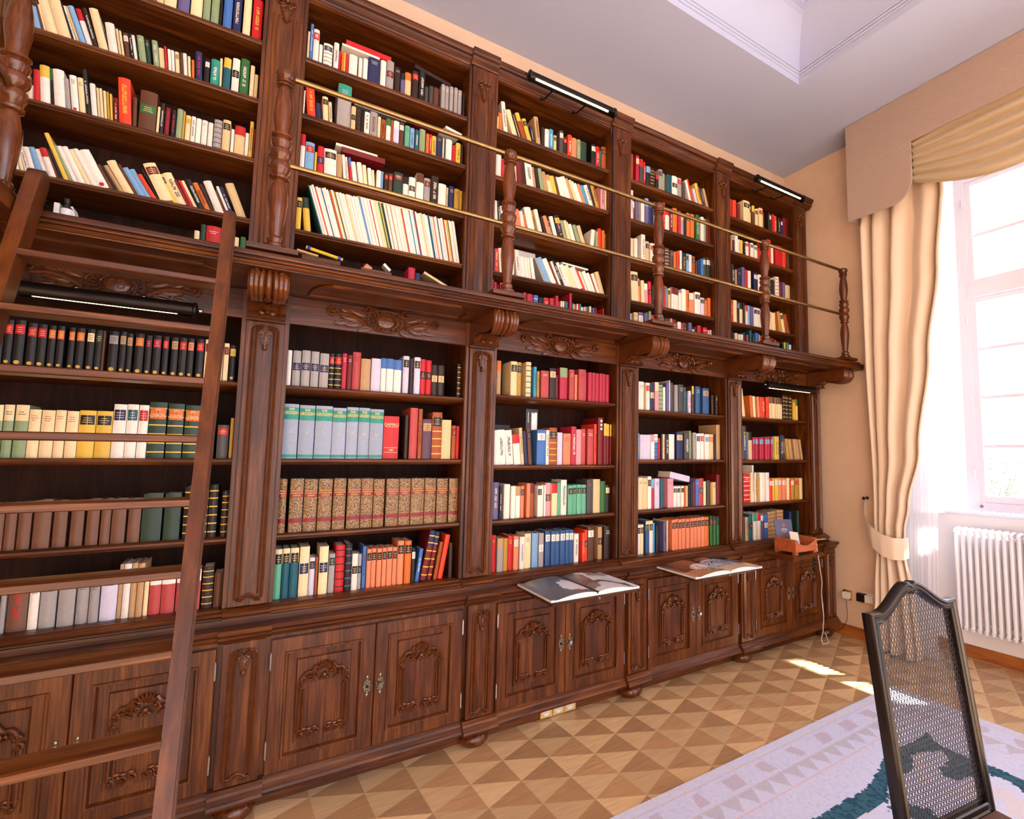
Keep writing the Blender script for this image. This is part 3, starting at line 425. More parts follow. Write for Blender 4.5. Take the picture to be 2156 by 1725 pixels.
'LE2':[(33862,458,284,0,23,5,0),(34348,156,189,0,17),(34584,446,235,0,2,0,3),(35059,232,191,0,6,1,19),(35403,382,192,0,6,1,19),(35867,301,193,0,6,1,19),(36197,325,194,0,6,1,19),(36594,371,194,0,6,1,19),(37039,277,196,0,6,1,19),(37345,246,196,0,6,1,19),(37621,192,204,0,14,5,3),(37854,316,205,0,10,5,3),(38211,387,206,0,10,5,3),(38629,276,218,0,18,5,0),(38936,198,218,0,23,5,0),(39165,176,215,0,18,5,0),(39592,377,188,-77,11),(40023,369,186,-91,26),(40709,351,187,-92,26),(41127,391,185,-94,26),(41599,260,186,-106,26)],
'LE3':[(33596,201,296,0,4,4,0),(33905,751,236,0,4,4,0,3,0),(34685,238,252,0,1),(35024,199,312,0,0,5,3),(35252,179,247,0,0,5,27),(35481,327,227,0,11,4,3),(35869,726,246,0,0),(36645,457,248,0,0,4,4),(37121,396,193,0,30,1,0),(37569,290,194,0,10,1,0),(37922,527,195,0,10,1,0),(38480,353,196,0,8,1,0),(38864,540,194,0,8,1,0),(39446,327,195,0,1),(39804,295,192,0,30,3,3),(40153,439,189,0,11,1,0),(40636,588,190,0,11,1,4),(41267,426,192,0,2)],
'LE4':[(33737,271,189,0,23,5,3),(34036,394,194,0,26,5,3),(34529,430,215,0,16,2,3),(34988,425,223,0,0,0,15),(35442,409,224,0,0,0,4),(35911,372,219,0,24,1,0),(36365,505,203,0,17,2,0),(36899,403,222,0,26,3,20),(37343,639,226,0,26,3,20),(38023,875,232,0,26,3,20),(39739,432,208,0,18),(40860,325,211,0,13)],
}
# ------------------------------------------------------------------ room shell
def build_room():
    # floor: triangle parquet
    m=MB(); a=.2115; r=random.Random(3)
    def cols(dark):
        base=(186,146,106) if dark else (220,186,142)
        k=r.uniform(.92,1.07); return lin(tuple(min(255,q*k) for q in base))
    K0,K1=-20,13
    for k in range(K0,K1):
        xa=2.415+a*k; xb=xa+a
        for j in range(-34,5):
            y0=-.301+a*j+(0 if k%2==0 else a/2)
            def sh(x,y): return (x-.055*(y+.3),y,0)
            # triangle with its point on the left line, then the one pointing right
            m.add([sh(xa,y0),sh(xb,y0-a/2),sh(xb,y0+a/2)],[(0,1,2)],cols(True))
            m.add([sh(xa,y0),sh(xb,y0+a/2),sh(xa,y0+a)],[(0,1,2)],cols(False))
    f=m.build('floor',FLOOR,smooth=0,fix=False); struct(f,'oak parquet floor of dark and light triangles','floor')
    b=MB().box(-2.2,5.3,-7.2,.6,-.12,-.004).build('floor',WH,smooth=0); struct(b,'base under the oak parquet floor','floor')
    w=MB().box(-1.6,XW+.5,YB,YB+.15,0,ZC+.5).build('wall_back',WALL,smooth=0); struct(w,'cream wall behind the tall bookcases','wall')
    w=MB().box(-1.65,-1.5,-6.2,YB+.15,0,ZC+.5).build('wall_left',WALL,smooth=0); struct(w,'cream wall at the left end of the room','wall')
    # right wall with two window niches down to the floor
    m=MB(); top=4.06
    N1=(-2.62,-.66); N2=(-5.3,-3.4)
    m.box(XW,XW+.5,N1[1],YB+.15,0,ZC+.5); m.box(XW,XW+.5,N2[1],N1[0],0,ZC+.5); m.box(XW,XW+.5,-6.2,N2[0],0,ZC+.5)
    for n in (N1,N2): m.box(XW,XW+.5,n[0],n[1],top,ZC+.5)
    w=m.build('wall_right',WALL,smooth=0); struct(w,'cream wall with the tall windows on the right','wall')
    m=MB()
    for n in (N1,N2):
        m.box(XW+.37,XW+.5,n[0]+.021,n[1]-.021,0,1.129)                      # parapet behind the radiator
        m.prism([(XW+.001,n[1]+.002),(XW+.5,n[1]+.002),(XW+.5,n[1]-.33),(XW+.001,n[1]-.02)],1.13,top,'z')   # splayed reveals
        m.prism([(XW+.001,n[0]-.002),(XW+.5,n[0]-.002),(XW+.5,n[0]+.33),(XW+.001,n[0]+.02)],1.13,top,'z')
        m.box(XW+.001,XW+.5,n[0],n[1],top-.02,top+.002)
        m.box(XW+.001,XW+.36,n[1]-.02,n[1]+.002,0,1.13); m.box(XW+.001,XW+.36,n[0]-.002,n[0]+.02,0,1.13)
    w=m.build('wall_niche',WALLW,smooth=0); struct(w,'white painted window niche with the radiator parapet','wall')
    s=MB().box(XW+.33,XW+.425,N1[0]+.03,N1[1]-.22,1.1305,1.155,b=.006).build('trim_1',WHITEP); struct(s,'white window sill above the radiator','window sill')
    s=MB().box(XW+.33,XW+.425,N2[0]+.03,N2[1]-.22,1.1305,1.155,b=.006).build('trim_2',WHITEP); struct(s,'white window sill nearer the camera','window sill')
    # skirting
    m=MB(); P=lambda x:[(x,0),(x-.018,0),(x-.018,.075),(x-.010,.09),(x,.095)]
    m.prism(P(XW),N1[1]-.02,YB,'y'); m.prism(P(XW),N2[1],N1[0],'y'); m.prism(P(XW+.37),N1[0]+.02,N1[1]-.02,'y')
    s=m.build('baseboard_right',WSK); struct(s,'brown wooden skirting along the right wall','skirting')
    # ceiling with a coved tray
    X0,X1,Y0,Y1=-1.6,3.39,-5.6,-.57
    m=MB(); o=(-1.65,XW+.5,-6.2,YB+.15)
    m.box(o[0],o[1],Y1+.0005,o[3],ZC,ZC+.04); m.box(X1+.0005,o[1],o[2],Y1+.0005,ZC,ZC+.04); m.box(o[0],X1+.0005,o[2],Y0-.0005,ZC,ZC+.04)
    prof=[(0,0),(0,.045),(.012,.045),(.016,.055),(.012,.062),(.022,.062),(.027,.070),(.022,.078),(.034,.078),(.038,.085),(.034,.092)]
    for i in range(1,11):
        t=i/10*PI/2; prof.append((.034+.19*(1-math.cos(t)),.092+.30*math.sin(t)))
    prof+=[(.236,.392),(.236,.404),(.25,.407),(.25,.418),(.27,.42),(.275,.44)]
    vs=[];fs=[]
    for d,h in prof:
        vs+=[(X0,Y1-d,ZC+h),(X1-d,Y1-d,ZC+h),(X1-d,Y0+d,ZC+h),(X0,Y0+d,ZC+h)]
    for j in range(len(prof)-1):
        for i in range(3): fs.append((4*j+i,4*j+i+1,4*j+5+i,4*j+4+i))
    m.add(vs,fs); m.box(X0,X1,Y0,Y1,ZC+.44,ZC+.48)
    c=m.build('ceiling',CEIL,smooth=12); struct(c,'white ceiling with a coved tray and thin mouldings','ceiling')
    # grey dotted field of the tray
    mt,nt,bs=nodes('dotted_tray_paint'); v=N(nt,'ShaderNodeTexVoronoi'); v.inputs['Scale'].default_value=24
    g=N(nt,'ShaderNodeNewGeometry'); nt.links.new(g.outputs['Position'],v.inputs['Vector'])
    rp=N(nt,'ShaderNodeValToRGB'); rp.color_ramp.elements[0].position=.25; rp.color_ramp.elements[0].color=(.32,.33,.36,1); rp.color_ramp.elements[1].position=.34; rp.color_ramp.elements[1].color=(.72,.70,.74,1)
    nt.links.new(v.outputs['Distance'],rp.inputs['Fac']); nt.links.new(rp.outputs['Color'],bs.inputs['Base Color'])
    c=MB().box(X0,X1-.30,Y0+.3,Y1-.30,ZC+.432,ZC+.4395).build('ceiling',mt,smooth=0); struct(c,'grey dotted field of the ceiling tray','ceiling')

BARS=(1.685,2.085,2.49,3.46)
def window(idx,ya,yb,label):
    """ya<yb: clear opening in y; frame at x=XW+.46"""
    root=thing('window_%d'%idx,label,'window',(XW+.46,yb,1.16)); root['kind']='structure'
    x0,x1=XW+.43,XW+.49; zb,zt=1.16,4.04
    f=MB(); fw=.085
    f.box(x0,x1,yb-fw,yb,zb,zt); f.box(x0,x1,ya,ya+fw,zb,zt); f.box(x0+.001,x1-.001,ya+fw-.001,yb-fw+.001,zt-.10,zt-.001); f.box(x0+.001,x1-.001,ya+fw-.001,yb-fw+.001,zb+.001,zb+.07)
    f.box(x0-.02,x1-.002,ya+fw-.002,yb-fw+.002,2.925,3.03)
    f.build('window_frame',WHITEP,root,smooth=0)
    mid=(ya+yb)/2
    for (y0,y1) in ((mid+.02,yb-fw),(ya+fw,mid-.02)):
        for (z0,z1,bars) in ((zb+.07,2.925,(BARS[0],BARS[1],BARS[2])),(3.03,zt-.10,(BARS[3],))):
            s=MB(); st=.042
            s.box(x0+.01,x1-.01,y0,y0+st,z0,z1); s.box(x0+.01,x1-.01,y1-st,y1,z0,z1); s.box(x0+.012,x1-.012,y0+st-.001,y1-st+.001,z0+.001,z0+st+.012); s.box(x0+.012,x1-.012,y0+st-.001,y1-st+.001,z1-st,z1-.001)
            for z in bars: s.box(x0+.02,x1-.02,y0+st-.001,y1-st+.001,z-.013,z+.013)
            sh=s.build('window_sash',WHITEP,root)
            MB().box(x0+.037,x0+.041,y0+st,y1-st,z0+st,z1-st).build('glass_pane',GLASS,sh,smooth=0)
        if y1>mid+.1:
            h=MB()
            for z in (1.42,2.05,2.70,3.2,3.72): h.lathe([(.006,0),(.006,.07)],x0-.006,yb-fw*.72,z,8)
            h.build('window_hinge',WHITEP,root)
    k=MB(); k.lathe([(.012,0),(.014,.006),(.006,.02)],yb-fw-.02,1.20,x0-.02,10,'x'); k.build('window_latch',STEEL,root)
    f=MB().box(x0+.005,x1-.005,mid-.02,mid+.02,zb+.07,2.925); f.box(x0+.005,x1-.005,mid-.02,mid+.02,3.03,zt-.1); f.build('centre_post',WHITEP,root)

# ------------------------------------------------------------------ casework
def face_moulding(m,prof,x0,x1): m.prism(prof,x0,x1,'x')

def upper_bookcase(b):
    xl,xr=bx(b); k=BAYS[b]
    t=thing('upper_bookcase','dark oak upper bookcase of the %s, above the gallery ledge'%BAYNAME[b] if b!='E' else 'dark oak upper bookcase next to the right wall, above the ledge','bookcase',(xl,.4,2.43),'upper bookcases along the gallery')
    MB().box(xl-.19,xr+(.18 if b=='E' else -.001),.386,.405,2.441,4.049).build('back_panel',WB,t,smooth=0)
    MB().box(xl-.1925,xl,.11,.385,2.441,4.049).build('upright',WV,t,smooth=0)
    if b=='E': MB().box(xr,xr+.185,.11,.385,2.441,4.049).build('upright',WV,t,smooth=0)
    MB().box(xl+.001,xr-.001,.12,.385,4.040,4.049).build('top_board',WH,t,smooth=0)
    m=MB(); m.prism([(.110,4.012),(.385,4.012),(.385,4.04),(.118,4.04)],xl,xr); m.prism([(.104,4.022),(.11,4.018),(.12,4.018),(.12,4.04),(.104,4.04)],xl,xr)
    m.build('top_rail',WH,t)
    zs=UZ if b!='A' else UZ
    for z in zs:
        m=MB(); m.prism([(.122,z-.028),(.384,z-.028),(.384,z),(.120,z),(.112,z-.006),(.111,z-.016),(.116,z-.020),(.118,z-.026)],xl+.001,xr-.001)
        m.build('shelf',WH,t)
    cs=[xl-.0965]
    if b=='E': cs.append(xr+.095)
    for cx in cs:
        p=MB().box(cx-.076,cx+.076,.094,.1095,2.446,4.048,b=.004).build('pilaster',WV,t)
        for s in (-1,1): MB().box(cx+s*.087-.007,cx+s*.087+.007,.100,.1095,2.446,4.048).build('edge_strip',WV,p,smooth=0)
        ribs(cx,.093,2.46,3.86,.052).build('rib_moulding',WV,p)
        m=MB()
        for s in (-1,1):
            spiral(m,cx+s*.022,.090,3.935,.018,1.2,PI/2,-s,.006)
            for i in range(4): leaf(m,cx+s*.004,.091,3.925-i*.02,.034-.003*i,.018,-PI/2+s*(.8-.15*i),.006)
        leaf(m,cx,.089,3.915,.085,.028,-PI/2,.008); m.blob((cx,.09,3.95),(.012,.008,.014))
        relief(m,.0935).build('leaf_carving',WC,p)
    return t

def cornice():
    t=thing('cornice','long dark oak cornice crowning all the upper bookcases under the ceiling','cornice',(0,.1,4.05))
    def prof(o): return [(.385,4.05),(.112-o,4.05),(.108-o,4.058),(.100-o,4.064),(.088-o,4.076),(.084-o,4.090),(.090-o,4.098),(.078-o,4.102),(.074-o,4.110),(.066-o,4.118),(.066-o,4.135),(.385,4.135)]
    x0=bx('A')[0]-.25; m=MB(); m.prism(prof(0),x0,XW-.031)
    m.build('cornice_moulding',WH,t,smooth=14)
    for b in BAYS:
        cx=bx(b)[0]-.0965
        MB().prism([(y if y<.38 else .2,z+(.0005 if z>4.1 else -.0005)) for y,z in prof(.022)],cx-.088,cx+.088).build('cornice_break',WH,t,smooth=14)
    cx=bx('E')[1]+.0965
    MB().prism([(y if y<.38 else .3845,z+(.0005 if z>4.1 else -.0005)) for y,z in prof(.022)],cx-.088,XW-.022).build('cornice_break',WH,t,smooth=14)

def lower_bookcase(b):
    xl,xr=bx(b)
    t=thing('lower_bookcase',('dark oak lower bookcase of the %s, under the gallery ledge'%BAYNAME[b]) if b!='E' else 'dark oak lower bookcase next to the right wall, under the ledge','bookcase',(xl,.4,.886),'lower bookcases under the gallery')
    MB().box(xl-.19,xr+(.18 if b=='E' else -.001),.386,.405,.886,2.36).build('back_panel',WB,t,smooth=0)
    lo=xl-.1925; hi=xr+(.187 if b=='E' else 0)
    MB().box(lo,xl,.0,.385,.886,2.362).build('upright',WV,t,smooth=0)
    if b=='E': MB().box(xr,hi,.0,.385,.886,2.362).build('upright',WV,t,smooth=0)
    f=MB().box(xl,xr,.004,.03,2.225,2.362).build('frieze_board',WH,t,smooth=0)
    relief(frieze_carving((xl+xr)/2,.002,2.297),.003,1.6).build('frieze_carving',WC,f)
    mono=text_mesh('SB',.056,.0030); 
    o=put_text('carved_monogram',mono,WC,f,((xl+xr)/2,-.0075,2.297))
    zs=(LZC if b=='C' else LZ)[:3]
    for z in zs:
        m=MB(); m.prism([(.022,z-.030),(.384,z-.030),(.384,z),(.016,z),(.007,z-.006),(.005,z-.015),(.009,z-.022),(.016,z-.026)],xl+.001,xr-.001)
        m.build('shelf',WH,t)
    MB().box(xl+.001,xr-.001,.004,.384,.866,.885).build('bottom_board',WH,t,smooth=0)
    cs=[xl-.0965]
    if b=='E': cs.append(xr+.0965)
    for cx in cs:
        p=MB().box(cx-.074,cx+.074,-.018,-.0005,.888,2.213,b=.004).build('pilaster',WV,t)
        for s in (-1,1): MB().box(cx+s*.087-.007,cx+s*.087+.007,-.008,-.0005,.888,2.213).build('edge_strip',WV,p,smooth=0)
        relief(pilaster_carving(cx,-.019,.905,2.195,.050,.085),-.017).build('pilaster_carving',WC,p)
    # stepped base moulding above the worktop
    m=MB(); m.prism([(.385,.8523),(-.062,.8523),(-.062,.858),(-.05,.864),(-.044,.872),(-.03,.876),(-.02,.885),(-.004,.8851),(.003,.865),(.385,.865)],lo,hi)
    for cx in cs: m.prism([(-.001,.8525),(-.085,.8525),(-.085,.858),(-.072,.864),(-.066,.873),(-.05,.877),(-.03,.8872),(-.001,.8872)],cx-.09,cx+.09)
    m.build('base_moulding',WH,t,smooth=14)
    for cx in ([xl-.0965,xr+.084] if b=='E' else [-.86 if b=='A' else xl-.0965]): bracket(t,cx)

def base_cabinet(b,boardspec=None):
    xl,xr=bx(b); cx0=(xl+xr)/2
    t=thing('base_cabinet','carved dark oak base cabinet below the shelves of the %s'%BAYNAME[b] if b!='E' else 'carved dark oak base cabinet at the right end by the wall','cabinet',(xl,-.1,0),'base cabinets with carved doors')
    lo=xl-.1925; hi=xr+(.175 if b=='E' else 0)
    m=MB(); m.box(lo,hi,-.098,.40,.1665,.7675)
    m.build('carcass',WV,t,smooth=0)
    MB().box(lo,hi,-.024,.38,0.0,.108).build('plinth',WH,t,smooth=0)
    cs=[xl-.0965]
    if b=='E': cs.append(xr+.0965)
    def bm(o): return [(-.03,.102+o*.01),(-.150-o,.102+o*.01),(-.152-o,.112),(-.146-o,.122),(-.146-o,.128),(-.132-o,.142),(-.126-o,.152),(-.118-o,.160),(-.112-o,.1662-o*.01),(-.03,.1662-o*.01)]
    m=MB(); m.prism(bm(0),lo,hi)
    for cx in cs: m.prism(bm(.026),cx-.0958,cx+(.0958 if cx<xr else .085))
    m.build('base_moulding',WH,t,smooth=14)
    def tm(o): return [(-.001,.768),(-.118-o,.768),(-.122-o,.776),(-.130-o,.784),(-.132-o,.794),(-.142-o,.802),(-.150-o,.808),(-.152-o,.822),(-.148-o,.826+o*.02),(-.001,.826+o*.02)]
    m=MB(); m.prism(tm(0),lo,hi); m.prism([(.4,.769),(-.0005,.769),(-.0005,.8265),(-.075,.8265),(-.075,.852),(.4,.852)],lo,hi)
    for cx in cs: m.prism(tm(.018),cx-.0958,cx+(.0958 if cx<xr else .092))
    m.build('worktop_moulding',WH,t,smooth=14)
    for cx in cs:
        p=MB().box(cx-.076,cx+.076,-.134,-.0985,.167,.767,b=.004).build('pilaster',WV,t)
        relief(pilaster_carving(cx,-.135,.182,.735,.048,.075),-.133).build('pilaster_carving',WC,p)
        MB().lathe([(.035,0),(.055,.003),(.072,.018),(.078,.036),(.074,.054),(.058,.072),(.046,.080),(.050,.088),(.052,.103)],cx,-.062,0,24).build('bun_foot',WT,t)
    # doors
    for i,(d0,d1) in enumerate(((xl+.002,cx0-.0015),(cx0+.0015,xr-.002))):
        z0,z1=.166,.747; y=-.120
        a0,a1,c0,c1=d0+.062,d1-.062,z0+.062,z1-.066        # recess
        r0,r1,s0,s1=a0+.046,a1-.046,c0+.048,c1-.042        # raised field
        rings=[(d0,d1,z0,z1,-.099),(d0,d1,z0,z1,y+.003),(d0+.003,d1-.003,z0+.003,z1-.003,y),(a0-.006,a1+.006,c0-.006,c1+.006,y),(a0-.004,a1+.004,c0-.004,c1+.004,y-.007),(a0+.004,a1-.004,c0+.004,c1-.004,y-.006),(a0+.010,a1-.010,c0+.010,c1-.010,y+.013),
               (r0-.004,r1+.004,s0-.004,s1+.004,y+.014),(r0,r1,s0,s1,y+.003)]
        vs=[];fs=[]
        for q in rings: vs+=[(q[0],q[4],q[2]),(q[1],q[4],q[2]),(q[1],q[4],q[3]),(q[0],q[4],q[3])]
        for j in range(len(rings)-1):
            for e in range(4): fs.append((4*j+e,4*j+(e+1)%4,4*j+4+(e+1)%4,4*j+4+e))
        fs.append(tuple(4*(len(rings)-1)+e for e in range(4))); fs.append((3,2,1,0))
        m=MB(); m.add(vs,fs); d=m.build('door',WV,t,smooth=20)
        relief(door_carving(r0,r1,y+.002,s0,s1),y+.003,1.6).build('door_carving',WC,d)
        hx=d1-.030 if i==0 else d0+.026
        e=MB(); n=16
        e.prism([(hx+(.017+.004*math.cos(6*q*2*PI/n))*math.cos(2*PI*q/n),.455+(.031+.008*math.cos(4*q*2*PI/n))*math.sin(2*PI*q/n)) for q in range(n)],y-.003,y,'y')
        for q in range(8):
            an=2*PI*q/8; e.blob((hx+.015*math.cos(an),y-.004,.455+.028*math.sin(an)),(.005,.004,.006))
        e.blob((hx,y-.003,.496),(.007,.004,.010)); e.blob((hx,y-.003,.414),(.007,.004,.010))
        es=e.build('lock_plate',PEWTER,d)
        if i==0: MB().lathe([(.007,0),(.007,.004),(.003,.005)],hx,.455,y-.008,12,'y').build('keyhole',IRON,es)
        else: MB().lathe([(.011,0),(.013,.006),(.009,.013),(.005,.02)],hx,.455,y-.021,14,'y').build('door_knob',STEEL if b in('C','D') else PEWTER,es)
        hxx=d0+.001 if i==0 else d1-.001
        for z in (.24,.62): MB().lathe([(.0045,0),(.0045,.066)],hxx,y-.002,z,8).lathe([(.0025,-.006),(.0025,.074)],hxx,y-.002,z,8).build('hinge',STEEL,d)
    if boardspec:
        x0,x1,yf=boardspec
        m=MB(); m.prism([(yf,.808),(yf+.006,.800),(yf+.02,.796),(-.153,.796),(-.153,.829),(yf+.004,.829),(yf-.002,.824)],x0,x1)
        pb=m.build('pull_out_board',WH,t)
        MB().lathe([(.004,0),(.004,-.010),(.011,-.014),(.012,-.020),(.007,-.026)],(x0+x1)/2+ (.0 if b!='E' else .09),.812,yf,14,'y').build('board_knob',PEWTER,pb)

def bracket(t,cx):
    p=MB(); n=14; w=.073
    # scrolled console, lofted over slices across its width
    def rad(u,v):
        a=v*PI*1.55-PI*.42
        wob=1+.07*math.cos(u*PI*7)+.05*math.cos(u*PI*3)
        return a,wob
    vs=[];fs=[];NU=22
    sil=[]
    for j in range(n+1):
        a=PI*.62-PI*1.25*j/n
        sil.append((-.305-.058*math.cos(a-PI*.0) if False else -.300-.060*math.sin(PI*(j/n)),2.362-.118*(j/n)))
    path=[(-.352,2.362),(-.366,2.345),(-.372,2.322),(-.368,2.298),(-.354,2.276),(-.332,2.260),(-.300,2.252),(-.262,2.254),(-.220,2.262),(-.170,2.272),(-.120,2.270),(-.085,2.256),(-.062,2.236),(-.050,2.222)]
    for q in range(NU+1):
        u=q/NU; x=cx-w+2*w*u
        wob=.010*math.cos(u*PI*9)+.006*math.cos(u*PI*4)
        for j,(y,z) in enumerate(path):
            f=math.sin(PI*min(1,j/9)) if j<10 else .25
            vs.append((x,y-wob*f,z-wob*f*.7))
    k=len(path)
    for q in range(NU):
        for j in range(k-1): fs.append((q*k+j,(q+1)*k+j,(q+1)*k+j+1,q*k+j+1))
    p.add(vs,fs)
    for xs in (cx-w,cx+w):
        p.prism(path+[(-.004,2.222),(-.004,2.3615)],xs-.001,xs+.001,'x')
    c=p.build('console_bracket',WC,t,smooth=60)
    m=MB()
    for dx,w,dp in ((0,.011,.012),(-.022,.012,.006),(.022,.012,.006),(-.041,.012,.003),(.041,.012,.003),(-.058,.012,0),(.058,.012,0)):
        P=[]; Rr=[]
        for j,(y,z) in enumerate(path[:10]):
            t=j/9; ny=-1 if j<4 else -.5; nz=-.2 if j<4 else -.9
            P.append((cx+dx*(1-.35*t*t)+ (.006*math.sin(t*PI) if dx>0 else -.006*math.sin(t*PI) if dx<0 else 0),y+ny*(dp+.004),z+nz*(dp*.5+.003))); Rr.append(w*(.75+.45*math.sin(PI*min(1,t*1.1)))*(1-.45*t))
        m.tube(P,Rr,7)
    for s in (-1,1):
        spiral(m,cx+s*.052,-.372,2.343,.017,1.2,PI/2,s,.006)
        m.blob((cx+s*.022,-.082,2.240),(.017,.018,.014))
    m.blob((cx,-.084,2.246),(.010,.016,.010))
    m.build('leaf_carving',WC,c)
    MB().box(cx-.080,cx+.080,-.028,-.004,2.214,2.2215).prism([(-.0,2.2215),(-.09,2.2215),(-.075,2.245),(-.04,2.2615),(-.0045,2.2615)],cx-.0760,cx+.0760).build('bracket_foot',WH,c)

# ------------------------------------------------------------------ gallery
LX0=-.92
def gallery():
    t=thing('gallery_ledge','projecting dark oak gallery ledge running along the bookcases at mid height','gallery',(0,-.2,2.36))
    P=lambda y:[(.385,2.364),(y+.016,2.364),(y+.016,2.369),(y+.006,2.371),(y+.001,2.376),(y+.004,2.381),(y+.014,2.383),(y+.014,2.386),(y+.003,2.388),(y+.0,2.393),(y+.003,2.398),(y+.013,2.400),(y+.013,2.403),(y-.002,2.404),(y-.002,2.411),(y+.004,2.412),(.385,2.412)]
    m=MB(); m.prism(P(-.418),-1.0,XW-.012); m.build('ledge_moulding',WH,t,smooth=14)
    MB().prism([(.384,2.412),(-.402,2.412),(-.400,2.429),(-.396,2.433),(-.33,2.433),(-.33,2.43),(.384,2.43)],-1.0,XW-.04).build('deck_board',WH,t)
    # corner where the gallery turns toward the left wall
    m=MB(); m.box(-1.495,-.70,-2.6,-.4185,2.364,2.412); m.box(-1.495,-.715,-2.6,-.4035,2.4125,2.440); m.build('corner_deck',WY,t,smooth=0)
    for b in BAYS:
        xl,xr=bx(b); m=MB()
        x0,x1=xl+.07,xr-.07
        m.prism([(-.312,2.3635),(-.312,2.358),(-.305,2.353),(-.297,2.358),(-.297,2.3635)],x0+.08,x1-.06)
        m.prism([(-.085,2.3635),(-.085,2.358),(-.078,2.353),(-.070,2.358),(-.070,2.3635)],x0,x1)
        m.tube([(x0+.08,-.304,2.359),(x0+.04,-.27,2.359),(x0+.01,-.2,2.359),(x0,-.078,2.359)],.006,6)
        m.tube([(x1-.06,-.304,2.359),(x1-.02,-.27,2.359),(x1,-.2,2.359),(x1,-.078,2.359)],.006,6)
        m.build('soffit_moulding',WH,t)
    return t

POST=[(.030,.000),(.034,.021),(.046,.030),(.046,.042),(.030,.052),(.034,.062),(.034,.070),(.024,.082),(.028,.12),(.034,.17),(.040,.235),(.038,.275),(.030,.315),(.025,.335),(.038,.342),(.040,.352),(.030,.360),(.042,.382),(.046,.396),(.042,.412),(.032,.424),(.044,.442),(.047,.456),(.044,.470),(.032,.482),(.041,.500),(.043,.512),(.034,.528),(.042,.534),(.042,.544),(.028,.552),(.030,.575),(.038,.625),(.040,.655),(.034,.71),(.026,.755),(.025,.765),(.036,.768),(.037,.774),(.026,.779),(.036,.785),(.037,.790),(.028,.796),(.037,.806),(.042,.820),(.038,.834),(.024,.843),(.004,.847)]
def balustrade():
    t=thing('gallery_balustrade','turned oak balustrade with two brass rails standing on the ledge right of the ladder','railing',(.015,-.345,2.44))
    for i in range(5):
        cx=.015+1.0667*i
        p=MB().lathe([(r*.95,h) for r,h in POST],cx,-.345,2.441,22).build('baluster',WT,t)
        MB().box(cx-.10,cx+.085,-.408,-.282,2.4405,2.462).build('baluster_plinth',WH,p,smooth=0)
    for z,r in ((3.262,.0125),(2.856,.0115)):
        MB().tube([(.02,-.345,z),(4.28,-.345,z)],r,14).build('brass_rail',BRASS,t)
    t=thing('gallery_balustrade','turned oak baluster with brass rail at the far left corner','railing',(-.775,-.36,2.44))
    cx,cy=-.785,-.355
    p=MB().lathe([(r*.95,h) for r,h in POST],cx,cy,2.441,22).build('baluster',WT,t)
    MB().box(cx-.09,cx+.07,cy-.065,cy+.065,2.4405,2.462).build('baluster_plinth',WH,p,smooth=0)
    p=MB().lathe([(r*.95,h) for r,h in POST],cx,cy-1.06,2.441,22).build('baluster',WT,t)
    for z,r in ((3.262,.0125),(2.856,.0115)): MB().tube([(cx,cy,z),(cx,cy-1.06,z)],r,14).build('brass_rail',BRASS,t)

def ladder():
    k=.43
    def yz(z,off=0): return (-.43-k*(2.58-z)-off)
    t=thing('library_ladder','tall oak library ladder leaning on the gallery ledge at the left','ladder',(-.40,-1.54,0))
    for s,(xa,xb) in enumerate(((-.692,-.655),(-.160,-.123))):
        m=MB(); L=[]
        for z in (0.0,2.50): L.append((z,yz(z)))
        vs=[]
        for z,y in L:
            vs+=[(xa,y-.045,z),(xb,y-.045,z),(xb,y+.045,z),(xa,y+.045,z)]
        # rounded top end
        for a in (PI*.18,PI*.36,PI*.5):
            c,sn=math.cos(a),math.sin(a); z=2.50+.05*sn; y=yz(2.50)+k*.05*sn
            vs+=[(xa,y-.045*c,z+.012*c),(xb,y-.045*c,z+.012*c),(xb,y+.045*c,z-.006*c),(xa,y+.045*c,z-.006*c)]
        fs=[(3,2,1,0)]
        n=len(vs)//4
        for j in range(n-1):
            for e in range(4): fs.append((4*j+e,4*j+(e+1)%4,4*j+4+(e+1)%4,4*j+4+e))
        fs.append(tuple(4*(n-1)+e for e in range(4)))
        m.add(vs,fs); st=m.build('ladder_stile',WLAD,t,smooth=40)
        xe=xb if s else xa
        q=MB()
        for d in (-.022,.022): q.tube([(xe,yz(.02)+d,.02),(xe,yz(2.48)+d,2.48)],.004,6)
        q.build('bead_moulding',WLAD,st)
        h=MB(); xm=(xa+xb)/2
        h.tube([(xm,yz(2.46)+.04,2.46),(xm,-.36,2.475),(xm,-.345,2.460)],.007,8); h.build('hook',IRON,t)
    z=2.214; i=0
    while z>.1:
        y=yz(z); m=MB()
        m.prism([(y-.052,z-.011),(y-.048,z-.014),(y+.045,z-.014),(y+.045,z+.010),(y-.046,z+.010),(y-.052,z+.006)],-.656,-.159,'x')
        m.build('tread',WH,t); z-=.1935

